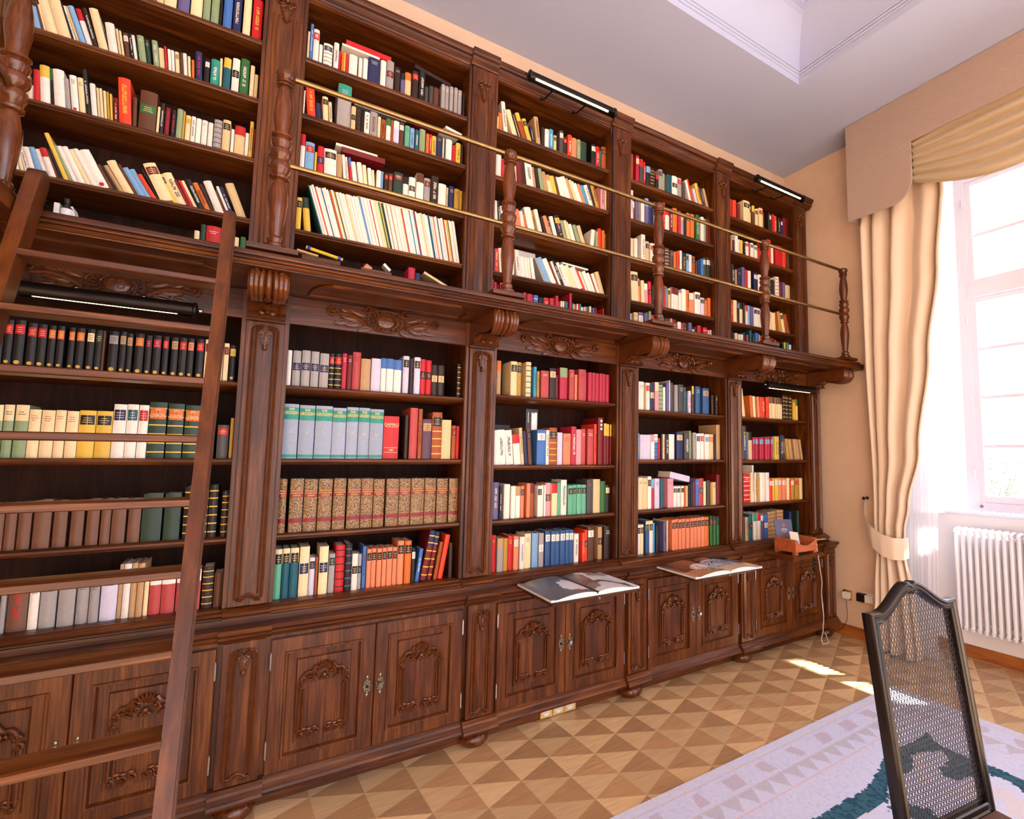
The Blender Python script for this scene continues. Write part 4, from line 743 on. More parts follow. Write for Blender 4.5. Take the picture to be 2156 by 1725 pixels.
def picture_light(cx,y,z,half,label,strip,arms=True,dy=.02):
    t=thing('picture_light',label,'lamp',(cx,y,z),'tube lamps lighting the shelves')
    m=MB(); r=.030
    n=14; a0,a1=math.radians(-70)+PI/2*0,0
    pts=[]
    # reflector: open tube, slot facing down and outward
    vs=[];fs=[]
    A=[math.radians(q) for q in (range(-52,209,20) if arms else range(-62,243,19))]
    rot=0.0
    for x in (cx-half,cx+half):
        for rr in (r,r-.003):
            for a in A: vs.append((x,y+rr*math.cos(a+rot+PI*.0)*(1),z+rr*math.sin(a+rot)))
    k=len(A)
    for j in range(k-1):
        fs+=[(j,j+1,2*k+j+1,2*k+j),(k+j+1,k+j,3*k+j,3*k+j+1)]
    m.add(vs,fs); m.build('reflector',IRON,t)
    st=MB(); q=[(y-.021,z-.0165),(y-.0125,z-.0245),(y-.009,z-.0205),(y-.017,z-.0125)] if arms else ([(y-.012,z-.0250),(y-.006,z-.0275),(y-.005,z-.0240),(y-.011,z-.0215)] if cx<0 else [(y+.004,z-.0275),(y+.010,z-.0260),(y+.009,z-.0225),(y+.004,z-.0240)]); st.prism(q,cx-half+.03,cx+half-.05)
    st.build('light_strip',strip,t,smooth=0)
    for s in (-1,1):
        c=MB().lathe([(.031,0),(.034,.004*s),(.034,.012*s),(.020,.018*s)],y,z,cx+s*half,18,'x'); e=c.build('end_cap',IRON,t)
        MB().lathe([(.004,.016*s),(.009,.022*s),(.007,.032*s),(.002,.036*s)],y,z,cx+s*half,12,'x').build('finial',STEEL if not arms else IRON,e)
    for s in (-.45,.35):
        x=cx+s*half*1.0
        if arms: MB().tube([(x,y+.02,z-.01),(x,.06,z+.005),(x,.1025,z+.035)],.0055,8).lathe([(.012,0),(.012,-.006)],x,z+.035,.1035,10,'y').build('bracket_arm',IRON,t)
        else: MB().tube([(x,y+.015,z+.024),(x,y+.05,z+.035),(x,.003,z+.035)],.007,8).blob((x,y+.02,z+.032),(.013,.012,.014)).build('bracket_arm',STEEL,t)
    return t
# ------------------------------------------------------------------ lettering
_TX={}
def text_mesh(s,size,ext=0.0003,font_scale=1.0):
    key=(s,round(size,4),ext,font_scale)
    if key in _TX: return _TX[key]
    cu=bpy.data.curves.new('lettering','FONT'); cu.body=s; cu.size=size; cu.extrude=ext; cu.align_x='CENTER'; cu.align_y='CENTER'; cu.resolution_u=3
    ob=bpy.data.objects.new('lettering',cu); COL.objects.link(ob)
    dg=bpy.context.evaluated_depsgraph_get(); me=bpy.data.meshes.new_from_object(ob.evaluated_get(dg))
    bpy.data.objects.remove(ob); bpy.data.curves.remove(cu)
    if font_scale!=1.0:
        for v in me.vertices: v.co.x*=font_scale
    _TX[key]=me; return me
def put_text(name,me,mat,parent,world,spin=0.0,local=False):
    me=me.copy(); me.materials.clear(); me.materials.append(mat)
    o=bpy.data.objects.new(name,me); COL.objects.link(o); o.parent=parent
    o.location=Vector(world) if local else Vector(world)-Vector(parent['_o'])
    o.rotation_euler=(Matrix.Rotation(spin,3,'Y')@Matrix.Rotation(PI/2,3,'X')).to_euler()
    return o

# ------------------------------------------------------------------ camera
CAM=bpy.data.cameras.new('camera'); cam=bpy.data.objects.new('camera',CAM); COL.objects.link(cam); SC.camera=cam
FPX,PX,PY_=1103.0,1294.0,862.5
yaw,pit,rol=0.596691521,0.0858669364,0.00838866873
fw=Vector((math.sin(yaw)*math.cos(pit),math.cos(yaw)*math.cos(pit),math.sin(pit))); rt=Vector((math.cos(yaw),-math.sin(yaw),0)); up=rt.cross(fw)
R=math.cos(rol)*rt+math.sin(rol)*up; U=-math.sin(rol)*rt+math.cos(rol)*up
CL=Vector((0,-3.0,1.593))
cam.matrix_world=Matrix(((R.x,U.x,-fw.x,CL.x),(R.y,U.y,-fw.y,CL.y),(R.z,U.z,-fw.z,CL.z),(0,0,0,1)))
CAM.sensor_width=36; CAM.lens=FPX/2156*36; CAM.shift_x=-(PX-1078)/2156; CAM.clip_start=.05
def view(p):
    d=Vector(p)-CL; z=d.dot(fw); return (PX+FPX*d.dot(R)/z, PY_-FPX*d.dot(U)/z)

# ------------------------------------------------------------------ books
PAL=dict(w=(236,228,216),c=(236,212,164),i=(216,190,140),k=(26,23,24),r=(192,28,34),d=(112,20,24),m=(176,32,62),o=(214,112,42),s=(228,132,92),p=(228,150,160),
 y=(226,186,70),Y=(184,142,48),g=(44,104,52),G=(34,60,46),l=(140,160,120),t=(40,146,130),T=(22,88,104),b=(64,112,184),B=(34,40,84),e=(122,168,210),n=(92,52,30),
 N=(44,26,18),a=(158,152,150),A=(70,66,66),v=(98,92,138),V=(206,200,222),u=(184,146,102),x=(158,74,26),z=(96,172,140),C=(60,150,196),R=(224,64,32),D=(178,66,66),
 P=(92,58,78),E=(150,162,182),S=(44,84,134),q=(112,74,54))
CN=dict(w='white',c='cream',i='beige',k='black',r='red',d='dark red',m='crimson',o='orange',s='salmon',p='pink',y='yellow',Y='mustard',g='green',G='dark green',l='pale green',t='turquoise',
 T='dark teal',b='blue',B='navy',e='light blue',n='brown',N='dark brown',a='grey',A='dark grey',v='violet',V='pale lilac',u='tan',x='rust',z='mint',C='bright blue',R='bright red',D='dusty red',P='plum',E='blue-grey',S='steel blue',q='mid-brown')
HUES='wcikrdmospyYgGltTbBenNaAvVuxzCRDPESq*'; MARKS='TLMSHUDi'
PAGE=lin((224,212,190))
def parse_deco(d): return [(d[i],d[i+1]) for i in range(0,len(d)-1,2)]
def book_shapes(cov,pag,lab,w,L,dep,col,deco,rng,T=None):
    """book standing at the local origin: u to the right, spine towards -y"""
    T=T or (lambda p:p)
    marb=(col=='*')
    base=lin(PAL['u'] if marb else PAL[col]); j=rng.uniform(.93,1.06); base=tuple(min(1,q*j) for q in base)
    bul=min(.007,w*.22); ns=4
    if w<.014: bul=min(.002,w*.2)
    sec=[(w*i/ns,bul*(1-math.sin(PI*i/ns))) for i in range(ns+1)]
    th=min(.0028,w*.16)
    bands=[]
    for k,c in parse_deco(deco):
        if k=='T': bands.append((.70,1.0,c))
        elif k=='S':
            for q in (.10,.26,.42,.58,.74,.88): bands.append((q,q+.022,c))
        elif k=='i': pass
    if marb: bands=[]
    cuts=sorted({0,1}|{b[0] for b in bands}|{b[1] for b in bands})
    def colour(t):
        c=base
        for a,b_,q in bands:
            if a<=t<b_: c=lin(PAL[q])
        return c
    for a,b_ in zip(cuts[:-1],cuts[1:]):
        c=colour((a+b_)/2); vs=[T((u,v,L*a)) for u,v in sec]+[T((u,v,L*b_)) for u,v in sec]
        n=ns+1; cov.add(vs,[(q,q+1,n+q+1,n+q) for q in range(ns)],c)
    tc=colour(.99)
    def bx_(mb,x0,x1,y0,y1,z0,z1,c):
        vs=[T(p) for p in ((x0,y0,z0),(x1,y0,z0),(x1,y1,z0),(x0,y1,z0),(x0,y0,z1),(x1,y0,z1),(x1,y1,z1),(x0,y1,z1))]
        mb.add(vs,[(3,2,1,0),(4,5,6,7),(0,1,5,4),(1,2,6,5),(2,3,7,6),(3,0,4,7)],c)
    bx_(cov,0,th,bul,dep,0,L,base); bx_(cov,w-th,w,bul,dep,0,L,base)
    # spine cap
    cov.add([T((u,v,L)) for u,v in sec]+[T((w,bul+.003,L)),T((0,bul+.003,L))],[tuple(range(ns+3))],tc)
    bx_(pag,th,w-th,bul+.001,dep-.003,.001,L-min(.004,L*.02),PAGE)
    # labels and lettering marks lie on the spine as thin raised pieces
    def front(u): 
        return bul*(1-math.sin(PI*min(1,max(0,u/w))))
    def patch(mb,u0,u1,t0,t1,c,off):
        k=3; us=[u0+(u1-u0)*q/k for q in range(k+1)]
        mb.add([T((u,front(u)-off,t0)) for u in us]+[T((u,front(u)-off,t1)) for u in us],[(q,q+1,k+2+q,k+1+q) for q in range(k)],c)
    for k,c in parse_deco(deco):
        if k in 'LMDiHUBdvbx': pass
        cc=lin(PAL[c]) if c in PAL else base
        if k=='L': patch(lab,w*.06,w*.94,L*.70,L*.90,cc,.0006)
        elif k=='M': patch(lab,w*.05,w*.95,L*.45,L*.66,cc,.0006)
        elif k=='D':
            zc=L*.10; r=min(w*.28,.009); n=10
            getattr(lab,'dots',lab).add([T((w/2+r*math.cos(2*PI*q/n),front(w/2)-.0008,zc+r*math.sin(2*PI*q/n))) for q in range(n)],[tuple(range(n))],lin((205,165,70)) if c=='y' else cc)
        elif k=='H':
            for q in range(rng.choice((2,3,3))):
                zc=L*(.86-.045*q); hw=w*rng.uniform(.2,.34); h=min(.0028,L*.012)
                u=w/2-hw
                while u<w/2+hw-.0015:
                    l=min(rng.uniform(.003,.008),w/2+hw-u); patch(lab,u,u+l,zc,zc+h,cc,.0011); u+=l+.0012
        elif k=='U':
            u0=w*.32;u1=w*.68; zc=L*rng.uniform(.22,.3); ze=L*rng.uniform(.72,.85)
            while zc<ze:
                l=rng.uniform(.004,.0075); sw=min(.0016,l*.3); kx=(u1-u0)*.28; g=rng.randrange(5)
                if rng.random()>.13:
                    patch(lab,u0,u1,zc,zc+sw,cc,.0009)
                    if g in (0,1,3): patch(lab,u0,u0+kx,zc+sw,zc+l,cc,.0009)
                    if g in (1,2): patch(lab,u1-kx,u1,zc+sw,zc+l,cc,.0009)
                    if g in (2,4): patch(lab,(u0+u1)/2-kx/2,(u0+u1)/2+kx/2,zc+sw,zc+l,cc,.0009)
                    if g in (3,4): patch(lab,u0,u1,zc+l-sw,zc+l,cc,.0009)
                zc+=l+.0018
    # gilt lines across a label
    for k,c in parse_deco(deco):
        if k in 'LM' and w>.012 and not (col=='G' and w>.03 and c=='o'):
            ink=lin((230,205,150)) if sum(PAL.get(c,(0,0,0)))<380 else lin((60,46,40))
            t0=.745 if k=='L' else .50
            for q in range(3):
                hw=w*rng.uniform(.18,.32); patch(lab,w/2-hw,w/2+hw,L*(t0+.045*q),L*(t0+.045*q)+min(.0022,L*.01),ink,.0011)

BOOK_CARVE={}
SHELFNAME={}
for b in 'ABCDE':
    bn={'A':'ladder bay','B':'second bay','C':'third bay','D':'fourth bay','E':'last bay'}[b]
    for q in range(4): SHELFNAME['U%s%d'%(b,q+1)]="%s's %s upper shelf"%(bn,ORD[q])
    SHELFNAME['U%s5'%b]="%s's ledge-level upper shelf"%bn
    for q in range(4): SHELFNAME['L%s%d'%(b,q+1)]="%s's %s lower shelf"%(bn,ORD[q])
DECOWORD={'S':'striped','L':'labelled','M':'labelled','T':'two-tone'}
def build_books():
    rng=random.Random(11); allb=[]
    for row,txt in BOOKS.items():
        if row=='LB2': txt=[t[:5] if HUES[t[4]]=='E' else t for t in txt]
        bay=row[1]; q=int(row[2])-1
        if row[0]=='U': z=(UZ+[2.430])[q]; y0=.140
        else: z=(LZC if bay=='C' else LZ)[q]; y0=.040
        lst=[]
        for tk in txt:
            x=tk[0]/1e4; w=tk[1]/1e4; L=tk[2]/1e3; a=math.radians(tk[3]/10)
            dd=''.join(MARKS[tk[i]]+HUES[tk[i+1]] for i in range(5,len(tk),2))
            lst.append(dict(row=row,x=x,w=w,L=L,a=a,c=HUES[tk[4]],d=dd,z=z+.0003,y=y0))
        n={}
        for r in lst:
            n[r['c']]=n.get(r['c'],0)+1; r['k']=n[r['c']]
            p=view((r['x'],r['y'],r['z'])); s=view((r['x']+r['w'],r['y'],r['z']+r['L']))
            vis=1.0 if (-10<p[0]<2166 and s[1]>-60) else 0
            if row[2]=='5': vis*=.35
            r['area']=abs(s[0]-p[0])*abs(s[1]-p[1])*vis
        for r in lst: r['n']=n[r['c']]
        allb+=lst
    order=sorted(range(len(allb)),key=lambda i:-allb[i]['area'])
    single=set(order[:300])
    stuff=(MB(),)
    for i,r in enumerate(allb):
        w,L=r['w'],r['L']; dep=min(.225,max(.11,L*rng.uniform(.62,.78))); y=r['y']+rng.uniform(0,.012)+ (0 if w>.02 else rng.uniform(0,.01))
        if r['c']=='*' or r['row'] in('LA1','LB2','LB3','LA2'): y=r['y']
        ang=r['a']; px=r['x'] if ang<=0 else r['x']+w; off=0 if ang<=0 else -w
        if i in single:
            cov,pag,lab=MB(),MB(),MB(); lab.dots=MB()
            book_shapes(cov,pag,lab,w,L,dep,r['c'],r['d'],rng,lambda p:(p[0]+off,p[1],p[2]))
            marb=r['c']=='*'
            o=cov.build('book',MARB if marb else BOOK,smooth=40,org=(0,0,0),fix=False); o['_o']=(0,0,0)
            o.location=(px,y,r['z']); o.rotation_euler=(0,ang,0)
            sz='thin' if w<.014 else ('thick' if w>.036 else ('tall' if L>.25 else ('short' if L<.15 else '')))
            cn='gilt-marbled' if marb else CN[r['c']]
            dw=''
            for k,c in parse_deco(r['d']):
                if k in DECOWORD and not dw: dw=DECOWORD[k]
            adj=' '.join(q for q in (sz,dw,cn) if q)
            nm=SHELFNAME[r['row']]
            if r['n']==1: lb='%s book, the only %s one, %s'%(adj,cn,nm)
            else: lb='%s book, %s %s from left, %s'%(adj,ORD[r['k']-1] if r['k']<=len(ORD) else 'last',cn,nm)
            tag(o,lb,'book','books on the %s'%nm)
            pb=pag.build('page_block',PAPER,o,smooth=0,org=(0,0,0),fix=False)
            if lab.v: lab.build('spine_label',BOOK,o,smooth=0,org=(0,0,0),fix=False)
            if lab.dots.v: lab.dots.build('gilt_emblem',BOOK,o,smooth=0,org=(0,0,0),fix=False)
            lettering(o,r,off,w,L)
        else:
            M=Matrix.Translation((px,y,r['z']))@Matrix.Rotation(ang,4,'Y')
            f=lambda p,M=M,off=off: tuple(M@Vector((p[0]+off,p[1],p[2])))
            book_shapes(stuff[0],stuff[0],stuff[0],w,L,dep,r['c'],r['d'],rng,f)
    o=stuff[0].build('books',BOOK,smooth=40,org=(0,0,0),fix=False); o['kind']='stuff'
    tag(o,'the many small and distant books filling the upper and far shelves','books')

INK_GOLD=plain('gilt_ink',(214,178,92),.4,.5); INK_DARK=plain('black_ink',(24,22,24),.6); INK_WHITE=plain('white_ink',(240,236,230),.6); INK_CREAM=plain('cream_ink',(236,216,170),.6)
TEALM=plain('teal_title_band',(24,140,122),.5); REDLAB=plain('crimson_title_label',(132,22,40),.5)
NUM={0:'III',1:'IV',2:'V',3:'VI',4:'VII',5:'VIII',6:'XII'}
def lettering(o,r,off,w,L):
    row=r['row']; cx=off+w/2
    def T_(s,size,mat,z,fs=1.0,y=-.0016,name='spine_title',spin=0): put_text(name,text_mesh(s,size,.0002,fs),mat,o,(cx,y,z),spin,local=True)
    if row=='LB2' and r['c']=='E':
        for nm,a,b_ in (('title_band',.715,.94),('foot_band',.028,.075)):
            m=MB(); bul=min(.007,w*.22); k=6
            us=[w*(.01+.98*q/k) for q in range(k+1)]
            m.add([(off+u,bul*(1-math.sin(PI*u/w))-.0009,L*a) for u in us]+[(off+u,bul*(1-math.sin(PI*u/w))-.0009,L*b_) for u in us],[(q,q+1,k+2+q,k+1+q) for q in range(k)])
            m.build(nm,TEALM,o,smooth=0,org=(0,0,0),fix=False)
        i=r['k']-1
        T_('DIE',.016,INK_GOLD,L*.905); T_('GROSSEN',.0215,INK_GOLD,L*.835,min(1,w/.096)); T_(NUM.get(i,'X'),.014,INK_GOLD,L*.48)
    elif row=='LB2' and r['c']=='r' and w>.05:
        T_('DAMALS',.022,INK_CREAM,L*.80,.9); T_('1987',.014,INK_CREAM,L*.20)
        m=MB()
        for t in (.745,.255,.145): m.box(off+w*.08,off+w*.92,-.0012,-.0006,L*t,L*t+.0018)
        m.build('gilt_rule',INK_CREAM,o,smooth=0,org=(0,0,0))
    elif r['c']=='*':
        m=MB(); bul=min(.007,w*.22); k=6; us=[w*(.03+.94*q/k) for q in range(k+1)]
        for nm,a,b_ in (('title_label',.655,.80),('volume_label',.175,.255)):
            m=MB(); m.add([(off+u,bul*(1-math.sin(PI*u/w))-.0008,L*a) for u in us]+[(off+u,bul*(1-math.sin(PI*u/w))-.0008,L*b_) for u in us],[(q,q+1,k+2+q,k+1+q) for q in range(k)])
            m.build(nm,REDLAB,o,smooth=0,org=(0,0,0),fix=False)
        sc=min(1,w/.062)
        T_('BROCKHAUS',.0105,INK_GOLD,L*.775,.86*sc); T_('KONVERSATIONS',.0098,INK_GOLD,L*.730,.72*sc); T_('LEXIKON',.0105,INK_GOLD,L*.685,.86*sc)
    elif row=='LA2' and r['c']=='G':
        T_('DAS',.010,INK_CREAM,L*.865); T_('LEXIKON',.021,INK_CREAM,L*.76,min(.62,w/.11)); 
    elif row=='LC2' and r['c']=='d' and L>.28:
        m=MB()
        for q in range(3):
            zc=L*(.93-.085*q); R_=w*.30; n=10
            m.add([(cx+(R_ if j%2==0 else R_*.42)*math.sin(2*PI*j/n),-.0016,zc+(R_ if j%2==0 else R_*.42)*math.cos(2*PI*j/n)) for j in range(n)],[tuple(range(n))])
        m.build('spine_stars',INK_WHITE,o,smooth=0,org=(0,0,0),fix=False)
    elif row=='LC2' and r['c']=='w' and r['k'] in (2,3): T_('12'[r['k']-2],.022,INK_DARK,L*.62)
    elif row=='UB1' and r['c']=='w' and 'Lr' in r['d']: T_('H',.030,INK_WHITE,L*.80,.6)

def magazines():
    rng=random.Random(5); x=.225; i=0; end=.976; cols='TwwRwwSwwwxowyGwwwwwiwwwwwwwebwwwwrwwccgyTkwwuwwuwwwwwirwwwwCwwSrwwwwiwwwS'
    cnt={}; rows=[]
    xs=x; X0=x
    while xs<end-.006:
        c=cols[i%len(cols)]; w=rng.uniform(.0050,.0115) if c in 'wic' else rng.uniform(.004,.0065)
        t=(xs-X0)/(end-X0); a=-math.radians(17-7.5*t); rows.append((xs,w,a,c)); xs+=w/math.cos(a)+.0004; i+=1
    for c in rows: cnt[c[3]]=cnt.get(c[3],0)+1
    seen={}
    for xs,w,a,c in rows:
        seen[c]=seen.get(c,0)+1
        L=(.262+rng.uniform(-.004,.004))/math.cos(a)
        m=MB(); m.box(0,w,0,.19,0,L,lin(PAL[c])); 
        o=m.build('magazine',BOOK,smooth=0,org=(0,0,0)); o.location=(xs,.142+rng.uniform(0,.008),2.7533); o.rotation_euler=(0,a,0)
        cn=CN[c]
        lb=('leaning magazine, the only %s one in the long white row in second bay'%cn) if cnt[c]==1 else ('leaning %s magazine, %s %s one from left in second bay'%(cn,ORD[seen[c]-1] if seen[c]<=len(ORD) else 'late',cn))
        if seen[c]>len(ORD): lb='leaning thin white magazine near the right end of the magazine row in second bay'
        tag(o,lb,'magazine','magazines leaning in a long row')

def flat_book(name,label,x0,x1,y0,y1,z,t,col,cat='book',rot=None,piv=None,pages=True,group=None):
    """a book or card lying down: spine towards the room"""
    cx,cy=(x0+x1)/2,(y0+y1)/2; m=MB(); c=lin(PAL[col]); w=x1-x0; d=y1-y0
    if pages and t>.008:
        m.box(-w/2,w/2,-d/2,d/2,0,.003,c); m.box(-w/2,w/2,-d/2,d/2,t-.003,t,c); m.box(-w/2,w/2,-d/2,-d/2+.004,.003,t-.003,c)
        o=m.build(name,BOOK,smooth=0,org=(0,0,0))
        MB().box(-w/2+.004,w/2-.004,-d/2+.004,d/2-.004,.003,t-.003).build('page_block',PAPER,o,smooth=0,org=(0,0,0))
    else:
        m.box(-w/2,w/2,-d/2,d/2,0,t,c); o=m.build(name,BOOK,smooth=0,org=(0,0,0))
    o.location=(cx,cy,z)
    if rot: o.rotation_euler=rot
    tag(o,label,cat,group); return o

def loose_things():
    # lying on top of rows
    flat_book('book','thin white book lying flat on the top row of the second bay',.270,.465,.15,.32,3.874,.012,'w')
    flat_book('book','red book lying flat on a white one at top of second bay',.289,.527,.15,.33,3.900 if False else 3.8865,.030,'r')
    flat_book('book','dark brown book lying aslant over grey volumes at top of second bay',.66,.88,.16,.20,3.905,.022,'N',rot=(0,.16,0))
    flat_book('book','large grey picture book lying tilted over books, second upper shelf of second bay',.350,.630,.17,.36,3.590,.008,'a',rot=(math.radians(14),.0,0),pages=False)
    flat_book('book','thin dark red book lying flat on the second upper shelf of second bay',.684,.818,.16,.30,3.578,.010,'d')
    flat_book('book','small white paperback lying loosely on books near the second bay right upright',.848,.955,.16,.28,3.600,.016,'w',rot=(0,.07,.15))
    flat_book('book','dark red long book lying flat on slim white books in second bay',.298,.520,.15,.30,3.256,.030,'d')
    flat_book('book','white slip-case lying on a dark red book in second bay',.268,.480,.16,.30,3.2885,.014,'w',pages=False)
    flat_book('book','thin white book lying flat on top of the long magazine row',.400,.690,.16,.33,3.022,.007,'w',pages=False)
    flat_book('book','thin yellow booklet lying on top of the magazine row',.385,.678,.17,.33,3.0305,.005,'y',pages=False)
    o=flat_book('display_card','white card standing upright behind the books, fourth upper shelf of third bay',1.345,1.575,.35,.354,2.7535,.27,'w','card',pages=False)
    flat_book('book','thin white book lying tilted over leaning books in the third bay',1.690,1.900,.15,.30,2.930,.010,'w',rot=(.18,.03,0),pages=False)
    flat_book('book','white book lying slanted on small white volumes in the fourth bay',2.575,2.775,.05,.20,1.405,.045,'V',rot=(0,.20,0))
    # black holder behind the third bay books
    t=thing('pamphlet_holder','black stand with a white clipped card behind books in the third bay','holder',(1.50,.19,1.5245))
    MB().box(1.458,1.545,.190,.204,1.5245,1.893,b=.003).build('back_plate',PLASTB,t)
    MB().box(1.497,1.537,.186,.1895,1.74,1.868).build('white_card',PAPERW,t,smooth=0)
    MB().tube([(1.474,.187,1.80),(1.474,.187,1.868),(1.480,.187,1.872),(1.487,.187,1.850),(1.497,.187,1.872),(1.510,.187,1.86),(1.522,.187,1.874),(1.531,.187,1.868)],.003,6).build('wire_clip',STEEL,t)
    flat_book('book','dark book standing behind the white volumes in the third bay',1.250,1.368,.24,.262,1.5245,.255,'N',rot=None,pages=False)
    # ledge under the second bay
    z=2.4335
    t=thing('rolled_chart','yellow rolled chart with blue ends lying on the ledge in second bay','roll',(.23,-.0,z),'odds and ends on the ledge')
    a=Vector((.148,-.01,z+.186)); b=Vector((.312,-.03,z+.150)); d=(b-a)
    MB().tube([a+d*.12,a+d*.86],.0085,10).build('paper_roll',plain('yellow_paper',(232,190,40),.5),t)
    MB().tube([a+d*.03,a+d*.12],.0105,10).tube([a+d*.86,a+d*.95],.0095,10).build('blue_end',plain('blue_tape',(40,60,150),.4),t)
    MB().tube([a,a+d*.03],.0095,10).tube([a+d*.95,a+d],.008,10).build('yellow_tip',plain('yellow_cap',(226,190,70),.4),t)
    MB().box(.13,.30,-.045,.08,z,z+.134).build('carton',plain('brown_card',(96,58,30),.8),t,smooth=0)
    t=thing('wooden_stick','bundle of pale wooden sticks lying on the ledge in second bay','sticks',(.16,.05,z),'odds and ends on the ledge')
    for q in range(3): MB().tube([(.108,.0-.02*q,z+.162-.004*q),(.20,-.0-.02*q,z+.142)],.006,6).build('stick',plain('pale_wood',(214,170,110),.6),t)
    flat_book('paper_scrap','pink crumpled paper on the ledge in second bay',.405,.438,-.02,.03,z+.125,.035,'s','paper',rot=(.3,.5,.2),pages=False)
    flat_book('paper_card','small white folded card standing on the ledge in second bay',.500,.545,-.02,.03,z+.155,.014,'w','card',rot=(0,.75,0),pages=False)
    flat_book('box','low brown card box at the back of the second bay ledge',.40,.55,-.025,.10,z,.132,'n','box',pages=False)
    m=MB(); c,p,l=MB(),MB(),MB(); book_shapes(c,p,l,.036,.196,.12,'m','Hw',random.Random(2)); o=c.build('book',BOOK,smooth=40,org=(0,0,0),fix=False); o.location=(.645,.01,z); tag(o,'red book standing alone on the ledge in the second bay','book'); p.build('page_block',PAPER,o,smooth=0,org=(0,0,0),fix=False)
    c,p,l=MB(),MB(),MB(); book_shapes(c,p,l,.030,.175,.12,'B','Hw',random.Random(3)); o=c.build('book',BOOK,smooth=40,org=(0,0,0),fix=False); o.location=(.684,.02,z); tag(o,'dark blue book beside the red one on the second bay ledge','book'); p.build('page_block',PAPER,o,smooth=0,org=(0,0,0),fix=False)
    flat_book('book','tan book leaning over on the ledge at right of second bay',.715,.86,-.01,.11,z+.140,.014,'i',rot=(0,.42,0))
    flat_book('box','dark box under the leaning tan book on the second bay ledge',.73,.93,-.02,.13,z,.10,'N','box',pages=False)
    # ledge behind the ladder
    t=thing('bottle','small black bottle with a white label on the ledge behind the ladder','bottle',(-.700,-.02,z))
    MB().lathe([(.017,0),(.018,.01),(.018,.145),(.008,.160),(.008,.165),(.011,.165),(.011,.185),(.003,.187)],-.700,-.02,z,14).build('bottle_body',PLASTB,t)
    MB().lathe([(.0183,.10),(.0183,.142)],-.700,-.02,z,14).build('paper_label',PAPERW,t)
    flat_book('paper_stack','white sheets standing at left on the ledge behind the ladder',-.775,-.735,-.02,.05,z,.175,'w','papers',rot=(0,-.35,0),pages=False)
    flat_book('card_box','small white box beside the black bottle behind the ladder',-.735,-.719,-.03,.05,z,.160,'w','box',pages=False)
    flat_book('paper_stack','white sheets leaning right of the bottle behind the ladder',-.680,-.648,-.02,.05,z,.160,'w','papers',rot=(0,-.22,0),pages=False)
    for (x0,x1,h,c,lb) in ((-.290,-.272,.160,'c','small cream booklet on the ledge behind the ladder right stile'),(-.268,-.250,.195,'G','small dark green book on the ledge beside the ladder'),(-.248,-.195,.196,'r','red box with white lettering on the ledge beside the ladder'),(-.192,-.178,.168,'i','beige slip beside the red box on the ledge'),(-.150,-.126,.165,'c','cream box on the ledge right of the ladder'),(-.120,-.100,.172,'g','green box on the ledge next to the upright')):
        c_,p_,l_=MB(),MB(),MB(); book_shapes(c_,p_,l_,x1-x0,h,.09,c,'Hw' if c=='r' else '',random.Random(4)); o=c_.build('book' if c in 'cG' else 'box',BOOK,smooth=40,org=(0,0,0),fix=False); o.location=(x0,-.02,z); tag(o,lb,'book' if c in 'cG' else 'box')
        p_.build('page_block',PAPER,o,smooth=0,org=(0,0,0),fix=False)
        if l_.v: l_.build('white_lettering',BOOK,o,smooth=0,org=(0,0,0),fix=False)

